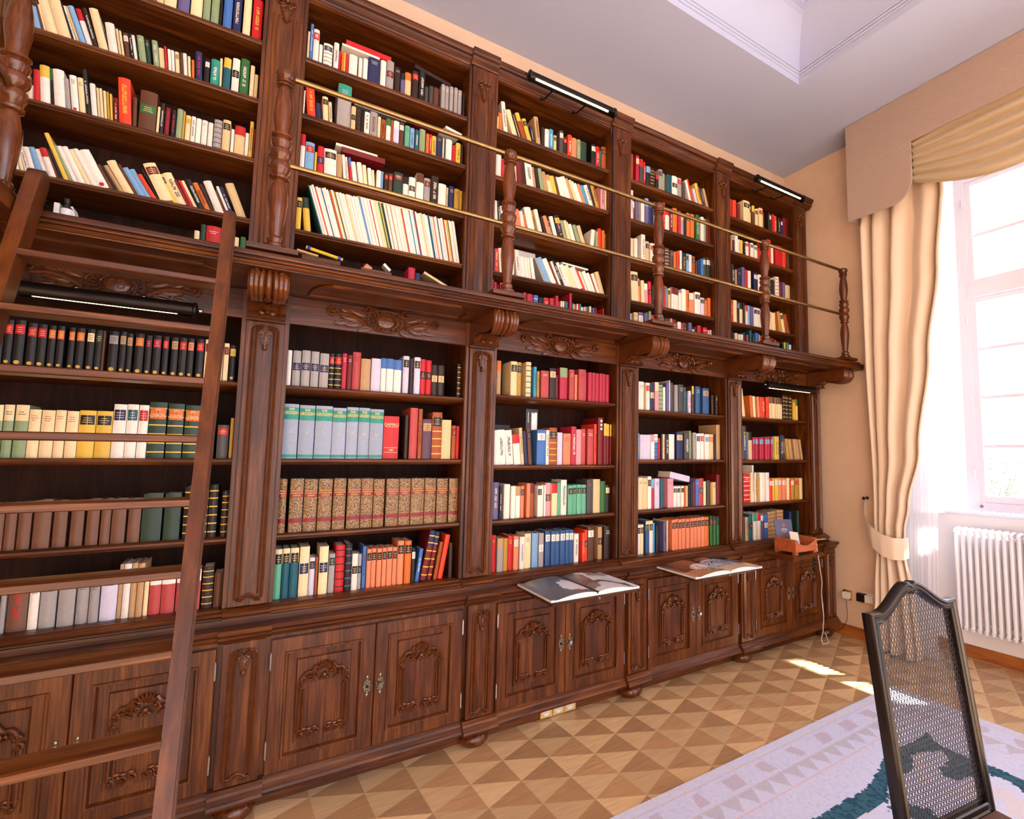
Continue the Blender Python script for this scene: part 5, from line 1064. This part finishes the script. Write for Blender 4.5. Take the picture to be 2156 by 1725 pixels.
from mathutils import noise as mn
def open_book(x0,x1,y0,y1,z,label,kind):
    t=thing('open_book',label,'book',((x0+x1)/2,(y0+y1)/2,z),'open picture books on pull-out boards')
    cx=(x0+x1)/2; w=(x1-x0)/2
    MB().box(x0-.004,x1+.004,y0-.004,y1+.004,z,z+.004).build('book_cover',plain('dark_cover_'+kind,(48,38,36),.5),t,smooth=0)
    for s,nm in ((-1,'left_page'),(1,'right_page')):
        def hgt(u): return .010+.022*math.sin(PI*min(1,u*1.15+.04))**.7*(1-.55*u) if u<.95 else .012
        m=MB(); nu,nv=44,36
        def P(i,j):
            u=i/nu; v=j/nv; return (cx+s*w*u,y0+(y1-y0)*v,z+.004+(hgt(u) if u>0 else .006))
        vs=[P(i,j) for j in range(nv+1) for i in range(nu+1)]
        def colr(u,v):
            q=mn.fractal(Vector((u*3+s*7+(5 if kind=='b' else 0),v*3,1.5)),1,2,4); f=mn.noise(Vector((u*30,v*30,4)))
            if kind=='a':
                if s<0:
                    uu=1-u; d=math.hypot((uu-.80)*1.1,(v-.42)*1.0)+q*.16
                    return (232,232,240) if d<.30 and v>.12 else (96,96,104)
                if u<.05: return (60,58,60)
                d=math.hypot(u-.10,(v-.62)*.55)+q*.08
                if d<.27: return (96,84,84) if q>0 else (130,118,116)
                band=abs(v-.42+.32*(u-.35)+.07*math.sin(u*9))+q*.05
                if band<.07 and .25<u<.92: return (66,66,72)
                if v>.78 and q>-.1: return (150,150,158)
                return (226,227,238)
            if s<0:
                uu=1-u; d=math.hypot((uu-.72)*.9,(v-.40)*1.25)
                if d<.30: return (228,226,232) if f+q*.4>-.12 else (88,84,92)
                return (84,50,38) if v>.35 else (176,128,92)
            d=math.hypot((u-.28)*.8,(v-.55)*1.3)
            if d<.36: return (186,192,214) if f+q*.5>.05 else (58,66,92)
            if v>.8: return (30,28,34)
            return (216,186,158) if v<.42 else (92,100,120)
        for j in range(nv):
            for i in range(nu):
                a=j*(nu+1)+i; f=(a,a+1,a+nu+2,a+nu+1); 
                m.f.append(f if s>0 else f[::-1]); m.c.append(lin(colr((i+.5)/nu,(j+.5)/nv))); m.m.append(0)
        m.v=vs
        # page edges
        pe=MB()
        for j,(yy) in enumerate((y0,y1)):
            top=[P(i,0 if j==0 else nv) for i in range(nu+1)]
            pv=[(p[0],yy,p[2]-.0005) for p in top]+[(p[0],yy,z+.0041) for p in top]
            pe.add(pv,[(i,i+1,nu+2+i,nu+1+i) for i in range(nu)],lin((226,224,226)))
        xe=cx+s*w; pe.add([(xe,y0,z+.004),(xe,y1,z+.004),(xe,y1,z+.004+hgt(1)-.0005),(xe,y0,z+.004+hgt(1)-.0005)],[(0,1,2,3)],lin((226,224,226)))
        pg=m.build(nm,PAGEM,t,smooth=60,fix=False); pe.build('page_edges',PAGEM,pg,smooth=0,fix=False)
PAGEM=attr_mat('printed_art_paper',.28,.5)
# ------------------------------------------------------------------ small things at the right
def right_things():
    zb=.8295
    t=thing('leaflet_box','small cherry wood card box with curved front standing on the pull-out board','box',(3.62,-.29,zb))
    x0,x1,y0,y1=3.475,3.742,-.385,-.185; z0=zb+.018; n=12
    fr=[(x0+(x1-x0)*q/n, z0+.098-.052*math.sin(PI*q/n)**.8) for q in range(n+1)]
    MB().prism([(x0,z0)]+fr[::1]+[(x1,z0)],y0,y0+.010,'y').build('curved_front',WBOX,t,smooth=30)
    MB().box(x0,x0+.010,y0+.010,y1,z0,z0+.098).build('side_panel',WBOX,t,smooth=0)
    MB().box(x1-.010,x1,y0+.010,y1,z0,z0+.098).build('side_panel',WBOX,t,smooth=0)
    MB().box(x0+.010,x1-.010,y1-.010,y1,z0,z0+.098).build('back_panel',WBOX,t,smooth=0)
    MB().box(x0+.010,x1-.010,y0+.010,y1-.010,z0,z0+.006).build('box_floor',WBOX,t,smooth=0)
    for x in (x0,x1-.035):
        for y in (y0+.002,y1-.03): MB().box(x,x+.035,y,y+.028,zb,z0).build('foot',WBOX,t,smooth=0)
    # folder with a round emblem
    t=thing('folder','blue-grey folder with a small orange emblem standing in the wooden box','folder',(3.60,-.22,z0+.007))
    m=MB(); lean=math.radians(-14)
    M=Matrix.Translation((3.585,-.212,z0+.008))@Matrix.Rotation(math.radians(4),4,'Y')@Matrix.Rotation(lean,4,'X')
    def place(mb,org): mb.v=[tuple(M@Vector(p)) for p in mb.v]; return mb
    place(MB().box(-.10,.118,-.003,.003,0,.225),0).build('folder_cover',plain('blue_grey_card',(92,94,124),.5),t,smooth=0)
    e=MB()
    for zz in (.168,.184): e.tube([(.01+.009*math.cos(a*PI/8),-.0038,zz+.008*math.sin(a*PI/8)) for a in range(16)],.0026,6,closed=True)
    place(e,0).build('orange_emblem',plain('orange_print',(226,120,72),.5),t)
    e=MB()
    for q,(w,zz) in enumerate(((.034,.142),(.044,.130),(.018,.119))):
        u=-w
        rr=random.Random(q)
        while u<w: l=rr.uniform(.003,.007); e.box(.01+u,.01+min(u+l,w),-.0042,-.0034,zz,zz+(.006 if q==0 else .0025)); u+=l+.0015
    place(e,0).build('white_lettering',INK_WHITE,t,smooth=0)
    t=thing('leaflet','small leaflet with a dark picture leaning in front of the folder','leaflet',(3.62,-.28,z0+.007))
    M=Matrix.Translation((3.600,-.300,z0+.008))@Matrix.Rotation(math.radians(9),4,'Y')@Matrix.Rotation(math.radians(-18),4,'X')
    place(MB().box(-.055,.055,-.001,.001,0,.135),0).build('leaflet_sheet',plain('cream_card',(222,210,192),.6),t,smooth=0)
    m=MB(); rr=random.Random(8)
    for i in range(12):
        for j in range(8):
            q=mn.fractal(Vector((i*.35,j*.4,3)),1,2,3); c=(40,40,48) if q>.12 else ((200,212,226) if q>-.2 else (150,170,190))
            m.box(-.05+i*.1/12,-.05+(i+1)*.1/12,-.0016,-.0011,.006+j*.008,.006+(j+1)*.008,lin(c))
    place(m,0).build('printed_picture',PAGEM,t,smooth=0)
    for q,(x,y,c,lb) in enumerate(((4.06,-.10,'u','tan leaflet lying flat on the cabinet end near the wall'),(4.20,.0-.06,'i','beige leaflet lying at the back of the cabinet end'))):
        flat_book('leaflet',lb,x-.07,x+.07,y-.05,y+.045,.8525+.0,.004+.001*q,c,'leaflet',rot=(0,0,.3-.5*q),pages=False)
    # black coiled cord
    pts=[]
    for i in range(140):
        t_=i/139; a=t_*30*PI
        bx_,by,bz=3.955+.03*t_-.02*math.sin(t_*PI),-.215,.835-.20*abs(1-2*abs(t_-.5)) if False else .835-.21*math.sin(PI*t_)
        pts.append((3.935+.045*t_+.010*math.cos(a),-.205+.010*math.sin(a),bz))
    pts=[(3.93,-.06,.858),(3.93,-.13,.858),(3.93,-.172,.856)]+pts+[(3.985,-.168,.858),(3.985,-.10,.858)]
    o=MB().tube(pts,.0042,6).build('coiled_cord',PLASTB,org=(3.96,-.2,.65)); tag(o,'black coiled telephone cord hanging over the worktop edge at the right end','cord')
    pts=[(4.05,-.135,.835)]
    pts=[(4.045,-.06,.856),(4.045,-.14,.857),(4.045,-.172,.84),(4.05,-.185,.70),(4.066,-.190,.60),(4.075,-.195,.50),(4.068,-.190,.40),(4.075,-.20,.28),(4.078,-.20,.19),(4.06,-.20,.10),(4.04,-.20,.045),(4.05,-.205,.008),(4.09,-.21,.006),(4.14,-.20,.006),(4.17,-.17,.02),(4.19,-.13,.055)]
    from_pts=[]
    for i in range(len(pts)-1):
        a,b=Vector(pts[i]),Vector(pts[i+1])
        for q in range(4): from_pts.append(a.lerp(b,q/4)+Vector((.003*math.sin((i*4+q)*1.1),0,0)))
    from_pts.append(Vector(pts[-1]))
    o=MB().tube(from_pts,.0032,6).build('cable',PLAST,org=(4.05,-.2,0)); tag(o,'thin white cable hanging down the right cabinet door to the floor','cable')
    # sockets
    t=thing('wall_socket','gold framed wall socket with a white plug adapter on the cream wall','socket',(XW,-.19,.355))
    MB().box(XW-.010,XW,-.232,-.148,.312,.398,b=.003).build('socket_frame',GOLDPL,t)
    MB().box(XW-.052,XW-.010,-.222,-.166,.326,.386,b=.006).build('plug_adapter',PLAST,t)
    P=[(XW-.03,-.194,.326),(XW-.03,-.192,.26),(XW-.028,-.198,.20),(XW-.026,-.19,.14),(XW-.03,-.15,.06),(XW-.06,-.08,.012),(XW-.10,-.02,.006)]
    Q=[]
    for i in range(len(P)-1):
        for q in range(5): Q.append(Vector(P[i]).lerp(Vector(P[i+1]),q/5))
    MB().tube(Q,.0022,6).build('adapter_cable',PLASTB,t)
    t=thing('wall_socket','wall socket with a black box plugged in beside the curtain','socket',(XW,-.34,.37))
    MB().box(XW-.010,XW,-.46,-.30,.325,.412,b=.003).build('socket_frame',PLAST,t)
    MB().box(XW-.060,XW-.010,-.375,-.305,.335,.405,b=.004).build('black_plug_box',PLASTB,t)
    MB().box(XW-.055,XW-.010,-.452,-.378,.338,.402,b=.004).build('white_plug_box',PLAST,t)
    # triple socket in the plinth
    t=thing('triple_socket','gold triple power socket set into the plinth below the third bay','socket',(1.62,-.03,.03))
    MB().box(1.492,1.738,-.034,-.0245,.002,.072,b=.003).build('socket_plate',GOLDPL,t)
    for i in range(3):
        cx=1.492+.041+.082*i
        f=MB().box(cx-.037,cx+.037,-.0385,-.0345,.006,.068,b=.002).build('socket_insert',plain('pale_gold',(226,200,140),.3,.4),t)
        MB().lathe([(.022,0),(.021,-.0015),(.019,-.0016)],cx,.037,-.0388,18,'y').build('socket_well',PLAST,f)
        MB().lathe([(.003,0),(.002,-.001)],cx-.009,.037,-.0410,8,'y').lathe([(.003,0),(.002,-.001)],cx+.009,.037,-.0410,8,'y').build('pin_hole',PLASTB,f)
    # radiator
    t=thing('radiator','white column radiator under the window','radiator',(4.68,-1.6,.27))
    n=26
    for i in range(n):
        y=-1.035-.046*i; m=MB()
        for x in (4.615,4.665,4.715,): m.tube([(x,y,.272),(x,y,.285),(x,y,1.005),(x,y,1.018)],[.009,.0145,.0145,.009],10)
        m.tube([(4.60,y,1.00),(4.605,y,1.020),(4.64,y,1.030),(4.69,y,1.030),(4.725,y,1.020),(4.73,y,1.0)],.014,8); m.tube([(4.60,y,.29),(4.605,y,.274),(4.64,y,.266),(4.69,y,.266),(4.725,y,.274),(4.73,y,.29)],.014,8)
        m.build('radiator_column',RADW,t)
    for z in (.315,.985): MB().tube([(4.665,-1.03,z),(4.665,-1.035-.046*(n-1),z)],.018,10).build('header_pipe',RADW,t)
    m=MB(); m.tube([(4.665,-1.02,.30),(4.665,-.955,.30)],.012,10); m.lathe([(.018,0),(.022,.01),(.022,.05),(.014,.06)],4.665,.30,-.985,12,'y'); m.tube([(4.665,-.955,.30),(4.70,-.94,.31),(4.80,-.935,.31)],.010,8); m.build('valve',RADW,t)
    o=MB().tube([(4.60,-.99,.255)]+[(4.60-.0,-.98+.03*math.cos(a*.3),.30+.045*math.sin(a*.3)) for a in range(14)]+[(4.62,-.94,.36)],.005,6).build('cable',PLAST,org=(4.6,-.98,.25)); tag(o,'white looped cord hanging beside the radiator valve','cord')

# ------------------------------------------------------------------ window dressing
def interp(T,z):
    T=sorted(T)
    if z<=T[0][0]: return T[0][1]
    for (a,va),(b,vb) in zip(T[:-1],T[1:]):
        if z<=b:
            t=(z-a)/(b-a); t=t*t*(3-2*t); return va+(vb-va)*t
    return T[-1][1]
def curtains():
    ym=-1.64
    for side in (0,1):
        mir=(lambda y:y) if side==0 else (lambda y:2*ym-y)
        t=thing('curtain','cream satin curtain tied back beside the window, near the bookcase' if side==0 else 'cream satin curtain tied back at the far side of the window','curtain',(4.34,mir(-.8),.02))
        yl=[(0,-.50),(.5,-.525),(.85,-.535),(1.0,-.525),(1.3,-.53),(2.4,-.515),(3.6,-.515),(4.3,-.515)]
        yr=[(0,-.87),(.5,-.835),(.85,-.775),(1.0,-.79),(1.2,-.83),(1.64,-.93),(2.4,-1.035),(3.1,-1.13),(3.7,-1.185),(4.3,-1.20)]
        amp=[(0,.05),(.5,.04),(.85,.022),(1.2,.03),(2.4,.045),(4.3,.050)]
        def S(u,v):
            z=.015+4.28*v; a,b=interp(yl,z),interp(yr,z); y=a+(b-a)*u; w=interp(amp,z)
            ph=2*PI*(4.5*u+.35*math.sin(u*5.5)+.10*math.sin(u*13)); s=math.sin(ph)
            f=w*(1.25*s+.22*math.sin(2*ph+1.1)+.18*math.sin(u*19+z*.4))
            sh=.35*w*math.cos(ph)*.5
            if z>3.62: f*=.75
            belly=.02*math.sin(PI*u)
            return (4.350-f*1.0-belly+.015*math.sin(z*1.3+u*4), mir(y+sh), z)
        m=MB().grid(S,150,80); m.build('curtain_cloth',CURT,t,smooth=180)
        # tieback band
        def B(u,v):
            # sweeps from the hook down around the front of the gathered cloth
            K=[(-.408,1.222,4.435),(-.435,1.12,4.36),(-.48,1.02,4.285),(-.55,.935,4.245),(-.64,.880,4.232),(-.73,.860,4.245),(-.785,.860,4.29),(-.800,.87,4.345),(-.775,.90,4.40)]
            q=u*(len(K)-1); i=min(int(q),len(K)-2); r=q-i
            y,z,x=[K[i][k]+(K[i+1][k]-K[i][k])*r for k in range(3)]
            hw=interp([(0,.014),(.12,.062),(.35,.09),(.8,.085),(1,.07)],u)
            tl=.5*(1-u)*0+.25*max(0,.6-u)
            return (x-.004*math.cos((v-.5)*PI),mir(y+(v-.5)*2*hw*tl),z+(v-.5)*2*hw)
        m=MB().grid(B,40,8); m.build('tieback',CURT,t,smooth=180)
        h=MB(); h.lathe([(.012,0),(.014,-.006),(.006,-.012),(.006,-.055),(.012,-.058),(.013,-.066),(.004,-.07)],mir(-.405),1.232,XW,12,'x'); h.build('tieback_hook',IRON,t)
        s=MB().grid(lambda u,v:(4.465+(.018*math.sin(u*2*PI*9)+.012*math.sin(u*23))*min(1,(1-u)*6),mir(-.70-.05*v-.235*u-.10*u*v),.02+4.1*v),120,20)
        o=s.build('sheer_curtain',SHEER,smooth=180,org=(4.46,mir(-.85),.02)); tag(o,'white sheer voile hanging behind the cream curtain, bookcase side' if side==0 else 'white sheer voile hanging at the far side of the window','curtain')
    # pelmet
    t=thing('pelmet','cloth-covered beige pelmet box with rounded lobe above the window','pelmet',(4.2,ym,3.65))
    def lobe(m): 
        P=[(-.467,ZC-.004),(-.467,3.652),(-.66,3.648),(-.80,3.645)]
        for i in range(1,11):
            a=-PI/2+PI/2*i/10; P.append((-.85-.165*math.cos(a)*1.0,3.815+.17*math.sin(a)))
        P+=[(-1.016,4.118)]
        return P
    P=lobe(0); Q=P+[(2*ym-y,z) for y,z in P[::-1]]
    m=MB(); n=len(Q)
    # front board as polygon strips: two lobes and the straight top
    L=P+[(-1.016,ZC-.004)]
    m.prism(L,4.185,4.203,'x'); m.prism([(2*ym-y,z) for y,z in L],4.185,4.203,'x'); m.box(4.185,4.203,2*ym+1.016,-1.016,4.118,ZC-.004)
    m.build('pelmet_front',PELM,t,smooth=30)
    MB().box(4.203,XW-.002,-.485,-.467,3.66,ZC-.004).build('pelmet_return',PELM,t,smooth=0)
    MB().box(4.203,XW-.002,2*ym+.467,2*ym+.485,3.66,ZC-.004).build('pelmet_return',PELM,t,smooth=0)
    MB().box(4.203,XW-.002,2*ym+.485,-.485,ZC-.03,ZC-.008).build('pelmet_top',PELM,t,smooth=0)
    # swag
    def W(u,v):
        y=-1.0+(2*ym+2.0)*u; c=math.sin(PI*u)
        z0=4.16+.04*c; z1=3.80-.185*c
        z=z0+(z1-z0)*v
        f=abs(math.sin(v*PI*6.0+.3))
        fold=.046*f*(.6+.4*c)
        return (4.262-fold-.018*c*v+.010*math.sin(v*33+u*9)*.2,y,z-.012*f)
    m=MB().grid(W,70,96)
    o=m.build('swag_drape',SWAGM,smooth=180,org=(4.24,ym,3.6)); tag(o,'golden cream pleated swag draped under the pelmet','swag')

# ------------------------------------------------------------------ chair
def chair():
    A=Vector((1.600,-2.040,1.10)); ux=Vector((.4548,-.0555,.0)).normalized(); up_=Vector((.005,.141,.99)).normalized(); nr=ux.cross(up_).normalized()   # nr points to -y? checked below
    if nr.y>0: nr=-nr
    Wd=.446; H=.66
    t=thing('cane_chair','dark lacquered high-back chair with cane back standing on the rug','chair',(1.85,-2.3,.012))
    def P(u,h,d): return A+ux*u+up_*h+nr*d     # d towards the camera
    def top(u):
        q=abs(u-Wd/2)/(Wd/2)
        s=max(0,min(1,(q-.02)/.80)); z=.082*(1-(3*s*s-2*s*s*s))
        if q<.07: z-=.010*(1-q/.07)
        return z+.004*q*q
    n=40; fw_=.034
    def ring(off,d):
        pts=[]
        for i in range(n+1):
            u=off+(Wd-2*off)*i/n; pts.append((u,top(u)-off*1.0,d))
        lo=-H+off*1.2
        pts+= [(Wd-off,lo,d),(off,lo,d)]
        return pts
    rings=[(0,0),(0,.022),(.004,.030),(.012,.031),(.016,.026),(.024,.026),(.030,.030),(fw_,.026),(fw_,.004)]
    def frame(m,R_):
        vs=[];k=None;fs=[]
        for off,d in R_:
            r=[P(*q) for q in ring(off,d)]; k=len(r); vs+=r
        for j in range(len(R_)-1):
            for i in range(k): fs.append((j*k+i,j*k+(i+1)%k,(j+1)*k+(i+1)%k,(j+1)*k+i))
        j=len(R_)-1
        for i in range(k): fs.append((j*k+i,j*k+(i+1)%k,(i+1)%k,i))
        m.add(vs,fs)
    m=MB(); frame(m,[(0,-.004)]+rings+[(fw_,-.004)])
    m.build('back_frame',WCH,t,smooth=30)
    # cane panel: staggered rows of oval holes
    c=MB(); pu,ph=.0138,.0148; inner=fw_-.004
    rows_=int((H+.09)/ph)
    for r in range(rows_):
        h0=-H+inner+r*ph; off=pu/2 if r%2 else 0
        u=inner+off-pu
        while u<Wd-inner:
            u0,u1=u,u+pu; uc=(u0+u1)/2; hc=h0+ph/2; u+=pu
            if uc-pu/2<inner-pu*.6 or uc+pu/2>Wd-inner+pu*.6: continue
            if hc+ph/2>min(top(max(0,min(Wd,uc-pu/2))),top(max(0,min(Wd,uc+pu/2))))-inner+.006: continue
            N8=8; outv=[];inv=[]
            for q in range(N8):
                a=2*PI*q/N8+PI/8; ca,sa=math.cos(a),math.sin(a); k=1/max(abs(ca),abs(sa))
                outv.append((uc+pu/2*ca*k,hc+ph/2*sa*k)); inv.append((uc+.0047*ca,hc+.0057*sa))
            vs=[P(a_,b_,.012+.0008*((q+r)%2)) for q,(a_,b_) in enumerate(outv)]+[P(a_,b_,.0125) for a_,b_ in inv]
            c.add(vs,[(q,(q+1)%N8,N8+(q+1)%N8,N8+q) for q in range(N8)])
    o=c.build('cane_panel',plain('dark_cane',(38,28,28),.4,noise=.4,scale=300),t,smooth=0,fix=False)
    md=o.modifiers.new('thickness','SOLIDIFY'); md.thickness=.0012
    # seat, legs and stretchers below the back
    zs=.45; bl=P(.02,-H,.012); br=P(Wd-.02,-H,.012); fd=Vector((-ux.y,ux.x,0)); fd=-fd if fd.y>0 else fd
    for p in (bl,br):
        q=Vector((p.x,p.y,0))-fd*.05; q.z=.012
        MB().tube([p+Vector((0,0,.02)),Vector((p.x,p.y,zs-.02)),q],[.020,.021,.015],8).build('leg',WCH,t)
    fl=Vector((bl.x,bl.y,0))+fd*.44-ux*.02; frr=Vector((br.x,br.y,0))+fd*.44+ux*.02
    for p in (fl,frr):
        MB().tube([Vector((p.x,p.y,zs-.03)),Vector((p.x,p.y,.25)),Vector((p.x,p.y,.012))],[.024,.018,.013],10).build('leg',WCH,t)
    def slab(m,z0,z1,ins):
        c0=[Vector((bl.x,bl.y,0))-ux*(.03-ins)+fd*ins,Vector((br.x,br.y,0))+ux*(.03-ins)+fd*ins,frr+ux*(.03-ins)+fd*(.03-ins),fl-ux*(.03-ins)+fd*(.03-ins)]
        m.add([(p.x,p.y,z0) for p in c0]+[(p.x,p.y,z1) for p in c0],[(3,2,1,0),(4,5,6,7),(0,1,5,4),(1,2,6,5),(2,3,7,6),(3,0,4,7)])
        return m
    slab(MB(),zs-.075,zs-.01,.0).build('seat_frame',WCH,t,smooth=0)
    slab(MB(),zs-.01,zs+.015,.02).build('seat',plain('seat_upholstery',(88,58,48),.8),t,smooth=0)
    MB().tube([Vector((bl.x,bl.y,.2)),fl+Vector((0,0,.2))],.012,8).build('stretcher',WCH,t)
    MB().tube([Vector((br.x,br.y,.2)),frr+Vector((0,0,.2))],.012,8).build('stretcher',WCH,t)

# ------------------------------------------------------------------ rug
def rug():
    x0,x1,y0,y1=.25,3.735,-3.4,-.985; cs=.008
    nx=int((x1-x0)/cs); ny=int((y1-y0)/cs); m=MB()
    def wav(x,y,s,k=0): return mn.noise(Vector((x*s+k,y*s,2.7+k)))
    LAV=(208,214,246); BEI=(200,198,216); ICE=(198,206,244); PINKL=(214,190,210); TEAL=(62,104,126); TEALD=(44,82,106); CREAM=(216,212,226); RED=(190,70,90)
    def colr(x,y):
        d=min(x1-x,y1-y,x-x0,y-y0); al=x if (y1-y)<(x1-x) else y
        n=wav(x,y,55); n2=wav(x,y,9,3)
        if d<.055: return (214,208,220) if n>.25 else LAV
        if d<.068: return BEI
        if d<.20:
            ph=(al*4.2)%1; 
            if abs(ph-.5)+n2*.25<.17 and .09<d<.18: return (194,188,214)
            return LAV if n>-.35 else ICE
        if d<.208: return BEI
        if d<.31:
            tri=((al*9)%1); lv=abs(tri-.5)*2; return (190,191,214) if (d-.208)/.10<lv else LAV
        if d<.318: return PINKL
        e=.50+.05*math.sin(al*3.1+1)+.05*wav(x,y,3.1,7)+.012*n
        if x>2.9 and y>-1.35:                              # fine red script-like scrolls near the far corner
            q=math.sin(x*26+3*math.sin(y*21))*math.sin(y*30+2*math.sin(x*17))
            if abs(q-.25)<.035 and .10<d<.36 and wav(x,y,6,9)>.05: return RED
        if d<e-.03: return LAV if n>-.3 else ICE
        band=e+.07+.07*wav(x,y,5,11)
        if d<band: return TEAL if n>-.1 else TEALD
        f=wav(x,y,3.4,21)+.4*wav(x,y,9,31)+.12*n
        if f>.20: return TEAL if n>0 else TEALD
        return CREAM if n2>.2 else LAV
    vs=[(x0+(x1-x0)*i/nx,y0+(y1-y0)*j/ny,.011) for j in range(ny+1) for i in range(nx+1)]
    m.v=vs
    for j in range(ny):
        for i in range(nx):
            a=j*(nx+1)+i; m.f.append((a,a+1,a+nx+2,a+nx+1)); m.m.append(0)
            x=x0+(x1-x0)*(i+.5)/nx; y=y0+(y1-y0)*(j+.5)/ny
            m.c.append(lin(colr(x,y)))
    e=lin((214,208,218))
    m.add([(x0,y1,.011),(x1,y1,.011),(x1,y1,.0005),(x0,y1,.0005)],[(0,1,2,3)],e); m.add([(x1,y0,.011),(x1,y1,.011),(x1,y1,.0005),(x1,y0,.0005)],[(0,1,2,3)],e)
    o=m.build('rug',RUGM,smooth=0,org=(1.5,-2.0,0),fix=False)
    o.rotation_euler=(0,0,.012)
    tag(o,'large pale lilac wool rug with teal medallion pattern on the parquet','rug')

# ------------------------------------------------------------------ outside the window
def outside():
    g=MB().box(5.0,14,-9,6,-.6,-.5).build('ground',plain('pale_gravel',(220,214,204),.9),smooth=0); struct(g,'pale ground outside the window','ground')
    t=thing('porch_roof','white timber porch roof with beams seen through the upper panes','porch',(6.2,-1.6,3.7))
    WP=plain('porch_white',(240,240,242),.6)
    MB().box(5.02,7.1,-6.5,1.2,4.28,4.34).build('roof_deck',WP,t,smooth=0)
    for i in range(11):
        y=.7-.62*i; MB().box(5.02,7.0,y-.05,y+.05,4.10,4.279).build('roof_beam',WP,t,smooth=0)
    MB().prism([(6.9,3.80),(7.05,3.80),(7.05,3.86),(7.10,3.90),(7.10,4.279),(6.9,4.279)],-6.5,1.2,'y').build('eave_beam',WP,t,smooth=0)
    m=MB().box(5.02,5.2,-1.40,-1.27,3.02,3.30).prism([(5.02,3.30),(5.24,3.30),(5.28,3.36),(5.34,3.40),(5.34,3.43),(5.02,3.43)],-1.42,-1.25,'y'); m.build('wall_capital',WP,t,smooth=0)
    rr=random.Random(21)
    t=thing('shrub','leafy green shrub outside behind the lowest window pane','shrub',(7.6,-.05,-.5))
    m=MB(); br=[]
    for q in range(16):
        a=rr.uniform(0,2*PI); e=Vector((7.6+.8*math.cos(a)*rr.uniform(.3,1),-.05+.62*math.sin(a)*rr.uniform(.2,1),rr.uniform(.7,1.50)))
        b=Vector((7.6,-.05,-.5)); mid=b.lerp(e,.5)+Vector((rr.uniform(-.1,.1),rr.uniform(-.1,.1),.1)); m.tube([b,mid,e],[.03,.018,.006],5); br.append((b,mid,e))
    m.build('branches',plain('grey_bark',(120,110,100),.9),t)
    m=MB()
    for q in range(2600):
        b,mid,e=rr.choice(br); p=mid.lerp(e,rr.uniform(.0,1.15))+Vector([rr.gauss(0,.14) for _ in range(3)])
        d=Vector([rr.gauss(0,1) for _ in range(3)]).normalized(); s=d.orthogonal().normalized(); l=rr.uniform(.03,.055)
        m.add([p,p+d*l*.5+s*l*.28,p+d*l,p+d*l*.5-s*l*.28],[(0,1,2,3)])
    m.build('leaves',plain('leaf_green',(96,128,96),.6),t,smooth=0,fix=False)

# ------------------------------------------------------------------ light
def light():
    w=bpy.data.worlds.new('sky'); SC.world=w; w.use_nodes=True
    bg=w.node_tree.nodes['Background']; 
    nt=w.node_tree; tc=N(nt,'ShaderNodeTexCoord'); sx=N(nt,'ShaderNodeSeparateXYZ'); nt.links.new(tc.outputs['Generated'],sx.inputs[0])
    mr=N(nt,'ShaderNodeMapRange'); mr.inputs['From Min'].default_value=-.35; mr.inputs['From Max'].default_value=.75; nt.links.new(sx.outputs['X'],mr.inputs['Value'])
    rp=N(nt,'ShaderNodeValToRGB'); rp.color_ramp.elements[0].color=SKYW; rp.color_ramp.elements[1].color=SKYC; nt.links.new(mr.outputs['Result'],rp.inputs['Fac'])
    nt.links.new(rp.outputs['Color'],bg.inputs['Color']); bg.inputs['Strength'].default_value=SKY
    d=Vector((1,-.73,1.08)).normalized()
    L=bpy.data.lights.new('sun','SUN'); L.energy=SUN; L.angle=math.radians(.6); L.color=(1,.94,.84); o=bpy.data.objects.new('sun',L); COL.objects.link(o)
    o.rotation_euler=d.to_track_quat('Z','Y').to_euler(); o.location=d*12
    SC.view_settings.view_transform='Standard'; SC.view_settings.look='None'; SC.view_settings.gamma=1; SC.view_settings.use_curve_mapping=False
    SC.view_settings.exposure=EXPO
SKYC=(.84,.87,1.0,1); SKYW=(.36,.345,.35,1); SKY=5.0; SUN=36; EXPO=0.34

# ------------------------------------------------------------------ build everything
build_room()
window(1,-2.30,-1.02,'tall white casement window with small panes at right'); window(2,-4.97,-3.73,'second tall white window nearer the camera')
for b in 'ABCDE':
    upper_bookcase(b); lower_bookcase(b)
base_cabinet('A'); base_cabinet('B'); base_cabinet('C',(1.318,1.87,-.50)); base_cabinet('D',(2.345,2.885,-.50)); base_cabinet('E',(3.395,3.775,-.425))
cornice(); gallery(); balustrade(); ladder()
picture_light(1.62,-.10,3.985,.315,'lit dark tube lamp on arms below the ceiling above the third bay',LED)
picture_light(3.75,-.10,3.975,.31,'lit dark tube lamp on arms above the last bay by the wall',LED)
picture_light(-.52,-.115,2.205,.255,'dark tube lamp with thin lit strip below the ledge behind the ladder',LEDD,False)
picture_light(3.875,-.075,2.195,.32,'dark tube lamp under the ledge above the last bay lower shelves',LEDD,False)
o=MB().box(2.060,2.072,.086,.094,2.45,3.99).build('lamp_cable',PLASTB,org=(2.066,.09,2.45)); tag(o,'flat black lamp cable running down beside the third bay','cable')
build_books(); magazines(); loose_things()
open_book(1.285,1.850,-.545,-.125,.8295,'open picture book with grey pages on the board below the third bay','a')
open_book(2.270,2.880,-.560,-.180,.8295,'open picture book with brown and blue pages below the fourth bay','b')
right_things(); curtains(); chair(); rug(); outside(); light()
for o in bpy.data.objects:
    if '_o' in o: del o['_o']
